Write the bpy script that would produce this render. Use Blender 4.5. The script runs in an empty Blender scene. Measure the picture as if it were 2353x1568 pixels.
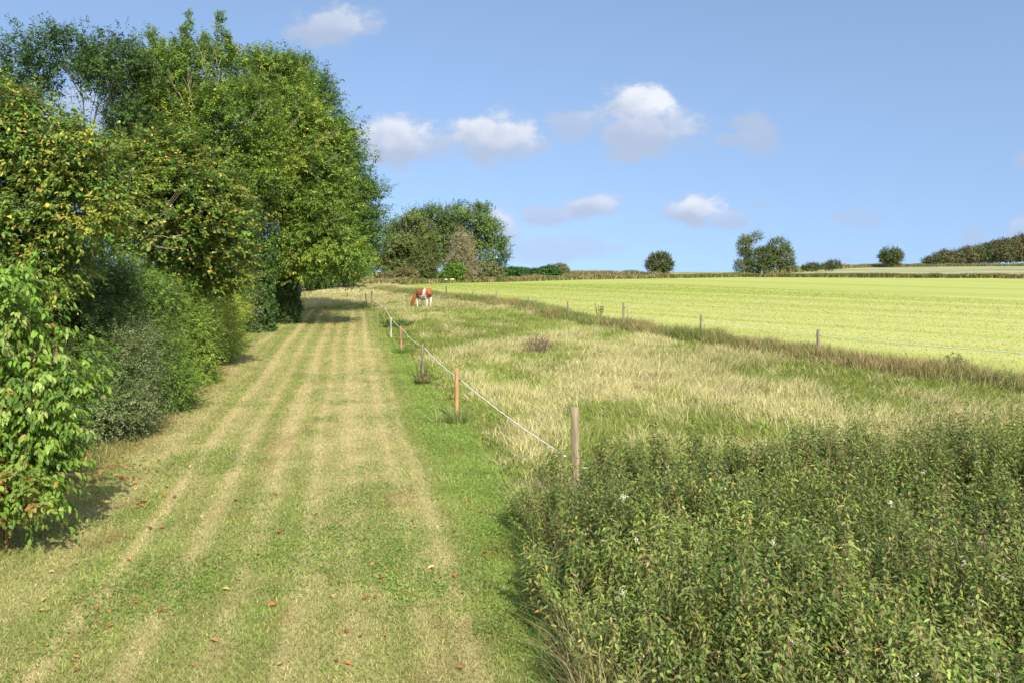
import bpy, bmesh, math, random
import numpy as np
from mathutils import Vector

# ------------------------------------------------------------------ camera, sky, sun, exposure
SC = bpy.context.scene
COL = SC.collection
H, F, CX, HY = 3.3, 1829.0, 1176.0, 615.0        # eye height; focal length, centre and horizon of the 2352 px wide photograph
cd = bpy.data.cameras.new('camera'); cam = bpy.data.objects.new('camera', cd); COL.objects.link(cam)
cam.location = (0, 0, H); cam.rotation_euler = (math.radians(90), 0, 0)
cd.sensor_width = 36; cd.lens = 36 * F / 2352; cd.shift_y = -(784 - HY) / 2352
cd.clip_start = 0.1; cd.clip_end = 9000
SC.camera = cam
SC.render.resolution_x, SC.render.resolution_y = 1024, 682

SUN_DIR = Vector((0.27, -0.72, 0.64)).normalized()
sd = bpy.data.lights.new('sun', 'SUN'); sun = bpy.data.objects.new('sun', sd); COL.objects.link(sun)
sd.energy = 3.6; sd.angle = math.radians(0.5); sd.color = (1.0, 0.92, 0.78)
sun.rotation_euler = SUN_DIR.to_track_quat('Z', 'Y').to_euler()
SC.view_settings.view_transform = 'Standard'; SC.view_settings.look = 'None'
SC.view_settings.gamma = 1; SC.view_settings.exposure = 1.15
SC.cycles.max_bounces = 6; SC.cycles.diffuse_bounces = 3; SC.cycles.glossy_bounces = 2
SC.cycles.transmission_bounces = 3; SC.cycles.transparent_max_bounces = 4
SC.cycles.use_denoising = True

def make_world():
    w = bpy.data.worlds.new("World"); SC.world = w; w.use_nodes = True
    nt = w.node_tree; N = nt.nodes; L = nt.links; N.clear()
    def nd(t, **k):
        n = N.new(t)
        for a, b in k.items(): setattr(n, a, b)
        return n
    def put(s, v):
        if hasattr(v, 'is_output'): L.new(v, s)
        else: s.default_value = v
    def math_(op, a, b=0.0, clamp=False):
        n = nd('ShaderNodeMath', operation=op, use_clamp=clamp); put(n.inputs[0], a); put(n.inputs[1], b); return n.outputs[0]
    def vec(op, a, b=(0, 0, 0)):
        n = nd('ShaderNodeVectorMath', operation=op); put(n.inputs[0], a); put(n.inputs[1], b)
        return n.outputs[1] if op in ('LENGTH', 'DOT_PRODUCT') else n.outputs[0]
    def rng_(v, a, b, c, d, smooth=True):
        n = nd('ShaderNodeMapRange', interpolation_type='SMOOTHSTEP' if smooth else 'LINEAR')
        put(n.inputs[0], v); put(n.inputs[1], a); put(n.inputs[2], b); put(n.inputs[3], c); put(n.inputs[4], d); return n.outputs[0]
    tc = nd('ShaderNodeTexCoord'); sep = nd('ShaderNodeSeparateXYZ'); L.new(tc.outputs['Generated'], sep.inputs[0])
    y = math_('MAXIMUM', sep.outputs[1], 0.02)
    u = math_('DIVIDE', sep.outputs[0], y); v = math_('DIVIDE', sep.outputs[2], y)
    cmb = nd('ShaderNodeCombineXYZ'); L.new(u, cmb.inputs[0]); L.new(v, cmb.inputs[1])
    UV = cmb.outputs[0]
    n1 = nd('ShaderNodeTexNoise'); L.new(vec('MULTIPLY', UV, (1, 1.5, 1)), n1.inputs['Vector'])
    n1.inputs['Scale'].default_value = 17; n1.inputs['Detail'].default_value = 6; n1.inputs['Roughness'].default_value = 0.58
    n2 = nd('ShaderNodeTexNoise'); L.new(vec('ADD', UV, (5, 3, 0)), n2.inputs['Vector'])
    n2.inputs['Scale'].default_value = 34; n2.inputs['Detail'].default_value = 4
    nz = math_('MULTIPLY', math_('SUBTRACT', n1.outputs[0], 0.5), 2.1)
    nz2 = math_('MULTIPLY', math_('SUBTRACT', n2.outputs[0], 0.5), 1.1)
    # cumulus: centre, half width, half height (in photo pixels = directions), density, whiteness
    clouds = [(760, 58, 112, 58, .8, .75), (838, 64, 55, 30, .5, .3), (905, 325, 102, 70, .92, .95), (985, 338, 85, 48, .75, .25),
              (1140, 317, 118, 68, .94, 1.0), (1462, 246, 98, 62, .92, 1.15), (1485, 298, 150, 72, .85, .5), (1540, 290, 80, 60, .7, .5), (1312, 292, 72, 46, .65, .2),
              (1738, 302, 62, 52, .65, .1), (1690, 322, 62, 22, .55, .1), (1150, 528, 55, 62, .8, .9), (1362, 476, 85, 34, .8, .85),
              (1240, 497, 70, 26, .65, .3), (1592, 486, 84, 38, .88, 1.1), (1672, 502, 66, 26, .6, .35), (1275, 574, 150, 34, .5, .15),
              (1980, 502, 70, 22, .4, .1), (2235, 540, 32, 30, .5, .1), (2345, 525, 55, 36, .6, .6), (1910, 588, 90, 34, .3, .4),
              (2348, 368, 22, 26, .5, .1), (190, 250, 80, 60, .6, .5), (1750, 466, 25, 18, .3, .1)]
    A = B = None
    for px, py, rx, ry, s, wt in clouds:
        q = vec('MULTIPLY', vec('SUBTRACT', UV, ((px - CX) / F, (HY - py) / F, 0)), (F / rx, F / ry, 0))
        ln = math_('ADD', vec('LENGTH', q), nz)
        a = rng_(ln, 1.12, 0.50, 0.0, s * .92)
        lit = rng_(math_('ADD', vec('DOT_PRODUCT', q, (0.15, 1, 0)), nz2), -0.55, 0.75, 0.0, wt)
        b = math_('MULTIPLY', a, lit)
        A = a if A is None else math_('MAXIMUM', A, a)
        B = b if B is None else math_('ADD', B, b)
    A = math_('MULTIPLY', A, rng_(sep.outputs[1], 0.05, 0.2, 0.0, 1.0), clamp=True)
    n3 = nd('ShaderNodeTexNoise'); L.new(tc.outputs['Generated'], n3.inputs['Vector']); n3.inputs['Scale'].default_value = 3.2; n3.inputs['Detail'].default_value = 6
    rear_fill = math_('MULTIPLY', rng_(n3.outputs[0], 0.40, 0.56, 0.0, 0.92), rng_(sep.outputs[1], 0.30, -0.15, 0.0, 1.0))  # unseen cloud cover behind the camera, added as neutral fill light
    rear_fill = math_('MULTIPLY', rear_fill, rng_(sep.outputs[2], 0.0, 0.12, 0.35, 1.0))
    B = math_('ADD', B, math_('MULTIPLY', rear_fill, 1.0)); A = math_('MAXIMUM', A, rear_fill)
    sky = nd('ShaderNodeTexSky', sky_type='NISHITA'); sky.sun_disc = False
    sky.sun_elevation = math.asin(SUN_DIR.z); sky.sun_rotation = math.atan2(SUN_DIR.x, SUN_DIR.y)
    sky.air_density = 1.0; sky.dust_density = 0.8; sky.ozone_density = 1.7
    lift = vec('ADD', vec('MULTIPLY', tc.outputs['Generated'], (1, 1, .7)), (0, 0, .27)); L.new(vec('NORMALIZE', lift), sky.inputs[0])
    hs = nd('ShaderNodeHueSaturation'); hs.inputs['Saturation'].default_value = .97; L.new(sky.outputs[0], hs.inputs['Color'])
    bg = nd('ShaderNodeBackground'); L.new(hs.outputs[0], bg.inputs[0]); bg.inputs[1].default_value = 0.1
    mx = nd('ShaderNodeMix', data_type='RGBA'); L.new(math_('MINIMUM', B, 1.0), mx.inputs[0])
    mx.inputs[6].default_value = (0.225, 0.255, 0.325, 1); mx.inputs[7].default_value = (0.44, 0.445, 0.465, 1)
    cb = nd('ShaderNodeBackground'); L.new(mx.outputs[2], cb.inputs[0]); L.new(math_('ADD', math_('MULTIPLY', rear_fill, 1.3), 1.0), cb.inputs[1])  # the added clouds behind the camera glow stronger, to lift the shadows
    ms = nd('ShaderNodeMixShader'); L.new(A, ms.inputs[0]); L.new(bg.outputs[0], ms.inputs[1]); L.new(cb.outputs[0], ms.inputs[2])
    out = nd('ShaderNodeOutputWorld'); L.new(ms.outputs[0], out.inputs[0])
make_world()

# ------------------------------------------------------------------ numbers: noise, terrain, pixel -> ground point
def _hash(ix, iy, iz, seed):
    h = (ix.astype(np.int64) * 374761393 + iy.astype(np.int64) * 668265263 + iz.astype(np.int64) * 1274126177 + seed * 974634777) & 0xffffffff
    h = ((h ^ (h >> 13)) * 1274126177) & 0xffffffff
    h = ((h ^ (h >> 16)) * 2246822519) & 0xffffffff
    return ((h ^ (h >> 15)) & 0xffffff) / float(0xffffff)
def noise2(x, y, seed=0):
    ix, iy = np.floor(x), np.floor(y); fx, fy = x - ix, y - iy
    fx = fx * fx * (3 - 2 * fx); fy = fy * fy * (3 - 2 * fy); z = np.zeros_like(ix)
    a = _hash(ix, iy, z, seed); b = _hash(ix + 1, iy, z, seed); c = _hash(ix, iy + 1, z, seed); d = _hash(ix + 1, iy + 1, z, seed)
    return (a * (1 - fx) + b * fx) * (1 - fy) + (c * (1 - fx) + d * fx) * fy
def fbm(x, y, seed=0, o=4):
    s, t, a = 0, 0, 1.0
    for k in range(o):
        c_, s_ = math.cos(.65 + 1.1 * k) * 2 ** k, math.sin(.65 + 1.1 * k) * 2 ** k
        s = s + a * noise2(x * c_ - y * s_, x * s_ + y * c_, seed + k); t += a; a *= .5
    return s / t
def noise3(p, seed=0):
    i = np.floor(p); f = p - i; f = f * f * (3 - 2 * f); r = 0
    for dx in (0, 1):
        for dy in (0, 1):
            for dz in (0, 1):
                w = (f[:, 0] if dx else 1 - f[:, 0]) * (f[:, 1] if dy else 1 - f[:, 1]) * (f[:, 2] if dz else 1 - f[:, 2])
                r = r + w * _hash(i[:, 0] + dx, i[:, 1] + dy, i[:, 2] + dz, seed)
    return r
def sstep(a, b, x):
    t = np.clip((x - a) / (b - a), 0, 1); return t * t * (3 - 2 * t)
def softramp(t, k):
    return 0.5 * (t + np.sqrt(t * t + k * k))
def tz(x, y):
    """height of the land: flat by the camera, a gentle rise to a crest (nearer on the left than on the right), a fall behind it"""
    x = np.asarray(x, float); y = np.asarray(y, float)
    t = x / np.maximum(y, 1.0)
    yc = 138 + 110 * sstep(.28, .46, t)
    z = 0.017 * (softramp(y - 25, 8) - softramp(-25.0, 8))
    z = z - (0.017 + .05) * softramp(y - yc, 5)
    return np.maximum(z, -30)
def ray(px, py): return ((px - CX) / F, (HY - py) / F)
def gp(px, py):
    """the point of the ground seen at that pixel of the photograph"""
    u, v = ray(px, py); lo, hi = 2.0, 400.0; y = lo
    while y < hi:
        if H + v * y < tz(u * y, y): break
        y += .25
    a, b = y - .25, y
    for _ in range(20):
        m = (a + b) / 2
        if H + v * m < tz(u * m, m): b = m
        else: a = m
    return np.array([u * a, a, float(tz(u * a, a))])
def at(px, py, y):
    u, v = ray(px, py); return np.array([u * y, y, H + v * y])

# ------------------------------------------------------------------ meshes
class MB:
    """collects vertices, faces and colours and links them as ONE mesh object"""
    def __init__(s): s.v, s.c, s.f, s.n = [], [], [], 0
    def add(s, verts, faces, col):
        verts = np.asarray(verts, float).reshape(-1, 3); col = np.asarray(col, float)
        if col.ndim == 1: col = np.tile(col, (len(verts), 1))
        s.v.append(verts); s.c.append(col)
        for k in {len(f) for f in faces} if isinstance(faces, list) else [None]:
            fa = np.array([f for f in faces if len(f) == k]) if k else faces
            s.f.append(fa + s.n)
        s.n += len(verts)
    def inst(s, tv, tf, col):
        """tv (N,k,3) copies of a template with faces tf and colours (N,3) or (N,k,3)"""
        n, k = tv.shape[:2]
        if n == 0: return
        if col.ndim == 2: col = np.repeat(col[:, None, :], k, 1)
        s.v.append(tv.reshape(-1, 3)); s.c.append(col.reshape(-1, 3))
        off = (np.arange(n) * k)[:, None, None] + s.n
        for m in sorted({len(f) for f in tf}):
            fa = np.array([f for f in tf if len(f) == m])
            s.f.append((off + fa[None]).reshape(-1, m))
        s.n += n * k
    def build(s, name, mat, parent=None, smooth=False):
        me = bpy.data.meshes.new(name)
        v = np.concatenate(s.v).astype(np.float32); c = np.concatenate(s.c).astype(np.float32)
        me.vertices.add(len(v)); me.vertices.foreach_set('co', v.ravel())
        loops = np.concatenate([f.ravel() for f in s.f]).astype(np.int32)
        tot = np.concatenate([np.full(len(f), f.shape[1]) for f in s.f]).astype(np.int32)
        st = np.concatenate([[0], np.cumsum(tot)[:-1]]).astype(np.int32)
        me.loops.add(len(loops)); me.loops.foreach_set('vertex_index', loops)
        me.polygons.add(len(tot)); me.polygons.foreach_set('loop_start', st); me.polygons.foreach_set('loop_total', tot)
        if smooth: me.polygons.foreach_set('use_smooth', np.ones(len(tot), bool))
        a = me.attributes.new('Col', 'FLOAT_COLOR', 'POINT')
        a.data.foreach_set('color', np.concatenate([c, np.ones((len(c), 1), np.float32)], 1).ravel())
        me.materials.append(mat); me.update(calc_edges=True)
        o = bpy.data.objects.new(name, me); COL.objects.link(o)
        if parent: o.parent = parent; o.matrix_parent_inverse.identity()
        return o
def tag(o, label=None, cat=None, group=None, kind=None):
    for k, v in (('label', label), ('category', cat), ('group', group), ('kind', kind)):
        if v: o[k] = v
    return o
def empty(name, loc, label=None, cat=None, group=None):
    o = bpy.data.objects.new(name, None); COL.objects.link(o); o.location = tuple(loc); o.empty_display_size = .3
    return tag(o, label, cat, group)
def unit(v): return v / np.maximum(np.linalg.norm(v, axis=-1, keepdims=True), 1e-9)
def tube(mb, pts, rad, k=6, col=(.2, .15, .1), cap=True):
    pts = np.asarray(pts, float); rad = np.broadcast_to(np.asarray(rad, float), (len(pts),))
    d = unit(np.gradient(pts, axis=0)); ref = np.array([0, 0, 1.]) if abs(d[0][2]) < .9 else np.array([1., 0, 0])
    vs = []
    for p, r, t in zip(pts, rad, d):
        a = unit(np.cross(t, ref)); b = np.cross(t, a)
        w = np.arange(k) * 2 * math.pi / k
        vs.append(p + r * (np.cos(w)[:, None] * a + np.sin(w)[:, None] * b))
    n = len(pts)
    faces = [(i * k + j, i * k + (j + 1) % k, (i + 1) * k + (j + 1) % k, (i + 1) * k + j) for i in range(n - 1) for j in range(k)]
    if cap: faces += [tuple(range(k - 1, -1, -1)), tuple((n - 1) * k + j for j in range(k))]
    mb.add(np.concatenate(vs), faces, np.array(col))
def bend(a, b, n=5, j=.08, rng=random, sag=0.0):
    a, b = np.asarray(a, float), np.asarray(b, float); L_ = np.linalg.norm(b - a); out = []
    for i in range(n):
        t = i / (n - 1); p = a + (b - a) * t
        if 0 < i < n - 1: p = p + np.array([rng.uniform(-j, j) for _ in range(3)]) * L_
        p[2] -= sag * L_ * 4 * t * (1 - t); out.append(p)
    return np.array(out)

# leaf templates: x across, y along the leaf, z out of the leaf
RH = (np.array([[0, 0, 0], [.5, .45, .10], [0, 1, -.12], [-.5, .45, .10]]), [(0, 1, 2), (0, 2, 3)])
LF = (np.array([[0, 0, 0], [.42, .26, .12], [.40, .58, .08], [0, 1, -.22], [-.40, .58, .08], [-.42, .26, .12], [0, .30, 0], [0, .62, -.05]]),
      [(0, 1, 6), (1, 2, 7, 6), (2, 3, 7), (0, 6, 5), (5, 6, 7, 4), (4, 7, 3)])
RD = (np.array([[0, 0, 0], [.5, .3, .08], [.46, .72, .05], [0, 1, -.12], [-.46, .72, .05], [-.5, .3, .08]]), [(0, 1, 2, 3), (0, 3, 4, 5)])
def leaves(mb, tmpl, pos, axis, nrm, ln, wd, col):
    a = unit(axis); s = unit(np.cross(a, nrm)); n = np.cross(s, a); t = tmpl[0]
    ln = np.broadcast_to(ln, (len(pos),))[:, None, None]; wd = np.broadcast_to(wd, (len(pos),))[:, None, None]
    tv = pos[:, None] + ln * t[None, :, 1:2] * a[:, None] + wd * t[None, :, 0:1] * s[:, None] + wd * t[None, :, 2:3] * n[:, None]
    mb.inst(tv, tmpl[1], col)
BL = [(0, 1, 3, 2), (2, 3, 4)]
def blades(mb, pos, h, w, lean, col, rng, tipcol=None):
    """grass blades: pos (N,3), heights, widths, lean vectors (N,2) in heights"""
    n = len(pos); th = rng.uniform(0, 2 * math.pi, n); s = np.stack([np.cos(th), np.sin(th), 0 * th], 1) * w[:, None] * .5
    lv = np.concatenate([lean, np.zeros((n, 1))], 1) * h[:, None]; up = np.array([0, 0, 1.])
    cosl = 1 / np.sqrt(1 + (lean ** 2).sum(1))
    m = pos + lv * .32 + up * (h * .58 * cosl)[:, None]; t = pos + lv + up * (h * cosl)[:, None]
    tv = np.stack([pos - s, pos + s, m - s * .8, m + s * .8, t], 1)
    if tipcol is None: tipcol = col
    cc = np.stack([col, col, (col + tipcol) / 2, (col + tipcol) / 2, tipcol], 1)
    mb.inst(tv, BL, cc)

# ------------------------------------------------------------------ materials
def nodes(name):
    m = bpy.data.materials.new(name); m.use_nodes = True; nt = m.node_tree; nt.nodes.clear(); return m, nt.nodes, nt.links
def mat_leaf(name, rough=.45, trans=.3, spec=.35, var=.25, scale=3.0):
    m, N, L = nodes(name)
    at_ = N.new('ShaderNodeAttribute'); at_.attribute_name = 'Col'
    ge = N.new('ShaderNodeNewGeometry'); nz = N.new('ShaderNodeTexNoise'); nz.inputs['Scale'].default_value = scale; nz.inputs['Detail'].default_value = 2
    L.new(ge.outputs['Position'], nz.inputs['Vector'])
    mr = N.new('ShaderNodeMapRange'); L.new(nz.outputs[0], mr.inputs[0]); mr.inputs[1].default_value = .25; mr.inputs[2].default_value = .75
    mr.inputs[3].default_value = 1 - var; mr.inputs[4].default_value = 1 + var
    mu = N.new('ShaderNodeVectorMath'); mu.operation = 'SCALE'; L.new(at_.outputs['Color'], mu.inputs[0]); L.new(mr.outputs[0], mu.inputs[3])
    p = N.new('ShaderNodeBsdfPrincipled'); L.new(mu.outputs[0], p.inputs['Base Color']); p.inputs['Roughness'].default_value = rough
    p.inputs['Specular IOR Level'].default_value = spec
    t = N.new('ShaderNodeBsdfTranslucent'); L.new(mu.outputs[0], t.inputs[0])
    mx = N.new('ShaderNodeMixShader'); mx.inputs[0].default_value = trans; L.new(p.outputs[0], mx.inputs[1]); L.new(t.outputs[0], mx.inputs[2])
    o = N.new('ShaderNodeOutputMaterial'); L.new(mx.outputs[0], o.inputs[0]); return m
def mat_surf(name, rough=.9, nscale=(8, 60), amt=(.25, .35), bump=.4, stretch=(1, 1, 1), spec=.2, dist=.02):
    """colour from the mesh's Col attribute, broken up by two sizes of noise, with bump"""
    m, N, L = nodes(name)
    at_ = N.new('ShaderNodeAttribute'); at_.attribute_name = 'Col'
    tc = N.new('ShaderNodeTexCoord'); mp = N.new('ShaderNodeMapping'); mp.inputs['Scale'].default_value = stretch; L.new(tc.outputs['Object'], mp.inputs[0])
    f = None; hgt = None
    for sc_, am in zip(nscale, amt):
        nz = N.new('ShaderNodeTexNoise'); nz.inputs['Scale'].default_value = sc_; nz.inputs['Detail'].default_value = 5; nz.inputs['Roughness'].default_value = .65
        L.new(mp.outputs[0], nz.inputs['Vector'])
        mr = N.new('ShaderNodeMapRange'); L.new(nz.outputs[0], mr.inputs[0]); mr.inputs[1].default_value = .3; mr.inputs[2].default_value = .7
        mr.inputs[3].default_value = 1 - am; mr.inputs[4].default_value = 1 + am
        if f is None: f = mr.outputs[0]
        else:
            q = N.new('ShaderNodeMath'); q.operation = 'MULTIPLY'; L.new(f, q.inputs[0]); L.new(mr.outputs[0], q.inputs[1]); f = q.outputs[0]
        hgt = nz.outputs[0]
    mu = N.new('ShaderNodeVectorMath'); mu.operation = 'SCALE'; L.new(at_.outputs['Color'], mu.inputs[0]); L.new(f, mu.inputs[3])
    p = N.new('ShaderNodeBsdfPrincipled'); L.new(mu.outputs[0], p.inputs['Base Color']); p.inputs['Roughness'].default_value = rough
    p.inputs['Specular IOR Level'].default_value = spec
    b = N.new('ShaderNodeBump'); b.inputs['Strength'].default_value = bump; b.inputs['Distance'].default_value = dist; L.new(hgt, b.inputs['Height']); L.new(b.outputs[0], p.inputs['Normal'])
    o = N.new('ShaderNodeOutputMaterial'); L.new(p.outputs[0], o.inputs[0]); return m
M_GLOSS = mat_leaf('glossy_leaf', .48, .36, .3, .2, 2.5)
M_LEAF = mat_leaf('leaf', .5, .38, .3, .28, 1.6)
M_FAR = mat_leaf('far_leaf', .65, .22, .15, .3, .5)
M_GRASS = mat_leaf('grass_blade', .55, .28, .25, .18, 1.2)
M_DRY = mat_leaf('dry_leaf', .7, .2, .2, .25, 30)
M_BARK = mat_surf('bark', .9, (3, 25), (.3, .35), .6, (1, 1, .25))
M_WOOD = mat_surf('post_wood', .85, (4, 60), (.25, .3), .5, (1, 1, .08), .2, .01)
M_ROPE = mat_surf('rope_fibre', .7, (20, 200), (.05, .15), .3)
M_SOIL = mat_surf('ground_soil', 1, (.8, 14), (.25, .3), .5, dist=.05)
M_LAWN = mat_surf('mown_lawn', .95, (18, 130), (.28, .5), .7, dist=.03)
M_FIELD = mat_surf('mown_field', .95, (1.1, 9), (.06, .14), .15, dist=.05)
M_CROP = mat_surf('crop_field', .95, (1.0, 5), (.12, .3), .5, dist=.1)
M_HIDE = mat_surf('cow_hide', .6, (6, 40), (.12, .1), .1)
M_STONE = mat_surf('pale_stone', .9, (3, 20), (.2, .2), .5)
M_FLUFF = mat_leaf('seed_fluff', .9, .35, .1, .1, 20)
M_BLACK = mat_surf('black_plastic', .4, (4, 9), (.1, .1), .05)

# ------------------------------------------------------------------ lines on the land: both fences, the hedge foot
LP = [(1325, 1130), (1049, 965), (970, 875), (921, 808), (898, 775), (882, 735), (866, 731), (854, 716), (843, 708)]     # feet of the posts along the lawn
RP = [(2352, 893), (1879, 826), (1610, 786), (1441, 758), (1305, 736), (1214, 712), (1140, 699), (1085, 694), (1025, 687)]   # and along the far fence
LG = [gp(*p) for p in LP]; RG = [gp(*p) for p in RP]
def line_x(pts):
    p = sorted([(q[1], q[0]) for q in pts]); ys = [a for a, _ in p]; xs = [b for _, b in p]
    s0 = (xs[1] - xs[0]) / (ys[1] - ys[0]); s1 = (xs[-1] - xs[-2]) / max(ys[-1] - ys[-2], 1)
    return lambda y: np.where(y < ys[0], xs[0] + (y - ys[0]) * s0, np.where(y > ys[-1], xs[-1] + (y - ys[-1]) * s1, np.interp(y, ys, xs)))
fence_x = lambda y: np.interp(y, [0, 5, 9.5, LG[1][1], LG[2][1], LG[3][1], LG[4][1], LG[6][1], LG[8][1], 95], [.55, .5, .25, LG[1][0], LG[2][0], LG[3][0], LG[4][0], LG[6][0], LG[8][0], LG[8][0] - 8])
verge_x = line_x(RG)
hedge_x = lambda y: np.interp(y, [0, 10.7, 15.3, 19, 28, 37, 47, 60, 90], [-5.2, -6.9, -7.4, -8.1, -10.3, -12.9, -13.2, -15.5, -22])
LAWN_END = gp(760, 711)[1]

def mix3(a, b, t): return np.asarray(a)[None] * (1 - t[:, None]) + np.asarray(b)[None] * t[:, None]
def lawn_col(x, y):
    wob = (fbm(x * .15, y * .07, 3, 2) - .5) * .4
    u = x + .2 * y + wob
    g = lambda c, w: np.exp(-((u - c) / w) ** 2)
    tan = 1.2 * g(-2.65, .11) + .6 * g(-1.9, .17) + .5 * g(-1.25, .16) + .8 * g(-.02, .15) + .8 * g(.66, .14) + .2 * g(.32, .30) + .4 * g(-.6, .10) + .45 * g(-3.7, .22) + .35 * g(1.05, .09)
    tan = tan * (.72 + .55 * fbm(u * .7, y * .07, 11, 3)) + (fbm(u * 2.6, y * .035, 5, 2) - .5) * 1.0 + (fbm(x * 2.4, y * 1.7, 6, 4) - .5) * .6 + .10
    tan = tan - .60 * sstep(1.0, 1.5, u) * (1 - .4 * sstep(.55, .75, fbm(x * .8, y * .5, 17, 3)))
    tan = tan - .08 * sstep(13, 8, y) + .25 * sstep(11, 16, y) * sstep(40, 25, y) * sstep(1.1, .4, u)
    tan = np.clip(tan, 0, 1)
    c = mix3((.182, .224, .048), (.42, .355, .170), .20 + .68 * tan)
    ed = .55 * sstep(1.15, 1.7, u); c = c * (1 - ed[:, None]) + np.array((.155, .262, .032)) * ed[:, None]
    grn = sstep(.52, .72, fbm(x * 1.3, y * 1.0, 23, 4)) * (1 - .7 * tan)
    c = c * (1 - .32 * grn[:, None]) + np.array((.15, .25, .035)) * .32 * grn[:, None]
    br = sstep(.9, .1, x - hedge_x(y)) * .75 + .3 * sstep(.66, .8, fbm(x * 1.5 + 9, y * .9, 31, 4))
    c = c * (1 - br[:, None]) + np.array((.25, .145, .065)) * br[:, None]
    return c, tan

# ------------------------------------------------------------------ the setting: ground, lawn, mown field, crop field
def sheet(name, mat, rows, xl, xr, ncol, colf, lift, label=None):
    mb = MB(); ys = np.asarray(rows); t = np.linspace(0, 1, ncol)
    X = xl(ys)[:, None] * (1 - t) + xr(ys)[:, None] * t; Y = np.repeat(ys[:, None], ncol, 1)
    x, y = X.ravel(), Y.ravel(); v = np.stack([x, y, tz(x, y) + lift], 1)
    n = len(ys); i = np.arange(n - 1)[:, None] * ncol + np.arange(ncol - 1)[None]
    i = i.ravel(); f = np.stack([i, i + 1, i + ncol + 1, i + ncol], 1)
    mb.add(v, f, colf(x, y)); return tag(mb.build(name, mat, smooth=True), kind='structure')
def ground_col(x, y):
    t = sstep(.35, .65, fbm(x * .15, y * .15, 2, 4)); return mix3((.15, .19, .045), (.28, .27, .10), t)
gy = np.concatenate([np.arange(-40, 4, 4), np.arange(4, 110, 1.0), np.arange(110, 300, 2.0), np.geomspace(300, 6000, 30)])
sheet('ground', M_SOIL, gy, lambda y: -150 - 1.5 * np.abs(y), lambda y: 150 + 1.5 * np.abs(y), 320, ground_col, -.05)
ly = np.concatenate([np.arange(1, 30, .08), np.arange(30, LAWN_END + .6, .2)])
sheet('lawn', M_LAWN, ly, lambda y: hedge_x(y) - 1.2, lambda y: fence_x(y) + .25, 120, lambda x, y: lawn_col(x, y)[0], 0)
# far edge of the mown field, as ground points
FE = [gp(*p) for p in [(900, 655), (1150, 647), (1300, 643), (1500, 639.5), (1700, 636.5), (1850, 637), (2100, 638.5), (2352, 639), (2700, 640)]]
def field_col(x, y):
    s = (x + y * .98) * .72
    band = fbm(s * .45, (x - y) * .008, 41, 3); fine = fbm(s * 1.7, (x - y) * .012, 43, 2)
    t = np.clip(sstep(.38, .66, band) * .55 + .12 + (fine - .5) * .6 + (fbm(s * 4.5, (x - y) * .02, 47, 2) - .5) * .35, 0, 1)
    t = np.clip(t * .8 + .30 * sstep(90, 45, y), 0, 1)
    return mix3((.240, .290, .050), (.375, .380, .130), t)
fx = np.array([p[0] for p in FE]); fyv = np.array([p[1] for p in FE])
def field_sheet():
    mb = MB(); nu, nv = 420, 160                       # u along x, v from the fence to the far edge
    yr = np.linspace(18, RG[-1][1] + 12, 600); vx = verge_x(yr)
    xs = np.linspace(-22, 75, nu); far = np.interp(xs, fx, fyv)
    near = np.interp(-xs, -vx, yr)                      # the fence runs towards smaller x as y grows
    near = np.minimum(near, far - .5)
    t = np.linspace(0, 1, nv); Y = near[:, None] * (1 - t) + far[:, None] * t; X = np.repeat(xs[:, None], nv, 1)
    x, y = X.ravel(), Y.ravel(); i = (np.arange(nu - 1)[:, None] * nv + np.arange(nv - 1)[None]).ravel()
    mb.add(np.stack([x, y, tz(x, y)], 1), np.stack([i, i + nv, i + nv + 1, i + 1], 1), field_col(x, y))
    tag(mb.build('field', M_FIELD, smooth=True), kind='structure')
field_sheet()
def crop_col(x, y):
    t = np.clip(sstep(.3, .7, fbm(x * .05, y * .2, 61, 4)), 0, 1); return mix3((.17, .20, .085), (.33, .31, .17), t)
sheet('crop_field', M_CROP, np.arange(128, 246, 1.0), lambda y: 128 * .30 + (y - 128) * .62, lambda y: y * .95, 140, crop_col, .05)

# ------------------------------------------------------------------ trees and shrubs
def blob(px, py, y, rx, ry, rd=None):
    c = at(px, py, y); return (c[0], c[1], c[2], rx * y / F, (rd if rd else (rx + ry) * .5) * y / F, ry * y / F)
def crown_pts(bl, n, rng, shell=.5, gap=.0, gapf=1.2, seed=0, cut=.55, clump=0, csig=.4):
    if clump:                                           # leaf clusters: shoots gather round boughs spread over the crown
        q, o, k = crown_pts(bl, clump, rng, max(shell, .62), gap, gapf, seed, cut); j = rng.integers(0, len(q), n)
        w = rng.normal(size=(n, 3)) * csig * rng.uniform(.6, 1.25, len(q))[j][:, None] * np.array([1, 1, .75])
        return q[j] + w, unit(o[j] * .7 + unit(w) * .8 + np.array([0, 0, .15])), j
    bl = np.array(bl); w = bl[:, 3] * bl[:, 5] + bl[:, 4] * bl[:, 5]; w = w / w.sum()
    m = n * 4; k = rng.choice(len(bl), m, p=w); d = unit(rng.normal(size=(m, 3))); r = shell + (1 - shell) * rng.random(m) ** .6
    p = bl[k, :3] + d * bl[k, 3:] * r[:, None]; keep = np.ones(m, bool)
    for j, b in enumerate(bl):
        q = np.linalg.norm((p - b[:3]) / b[3:], axis=1); keep &= ~((q < cut) & (k != j))
    if gap > 0: keep &= noise3(p * gapf, seed) > gap - .15 + .3 * rng.random(m)
    i = np.nonzero(keep)[0][:n]; return p[i], unit(d[i] / bl[k[i], 3:] * bl[k[i], 3:].mean(1, keepdims=True)), k[i]
def pick(pal, n, rng):
    c = np.array([p[0] for p in pal]); w = np.array([p[1] for p in pal], float); return c[rng.choice(len(pal), n, p=w / w.sum())]
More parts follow.
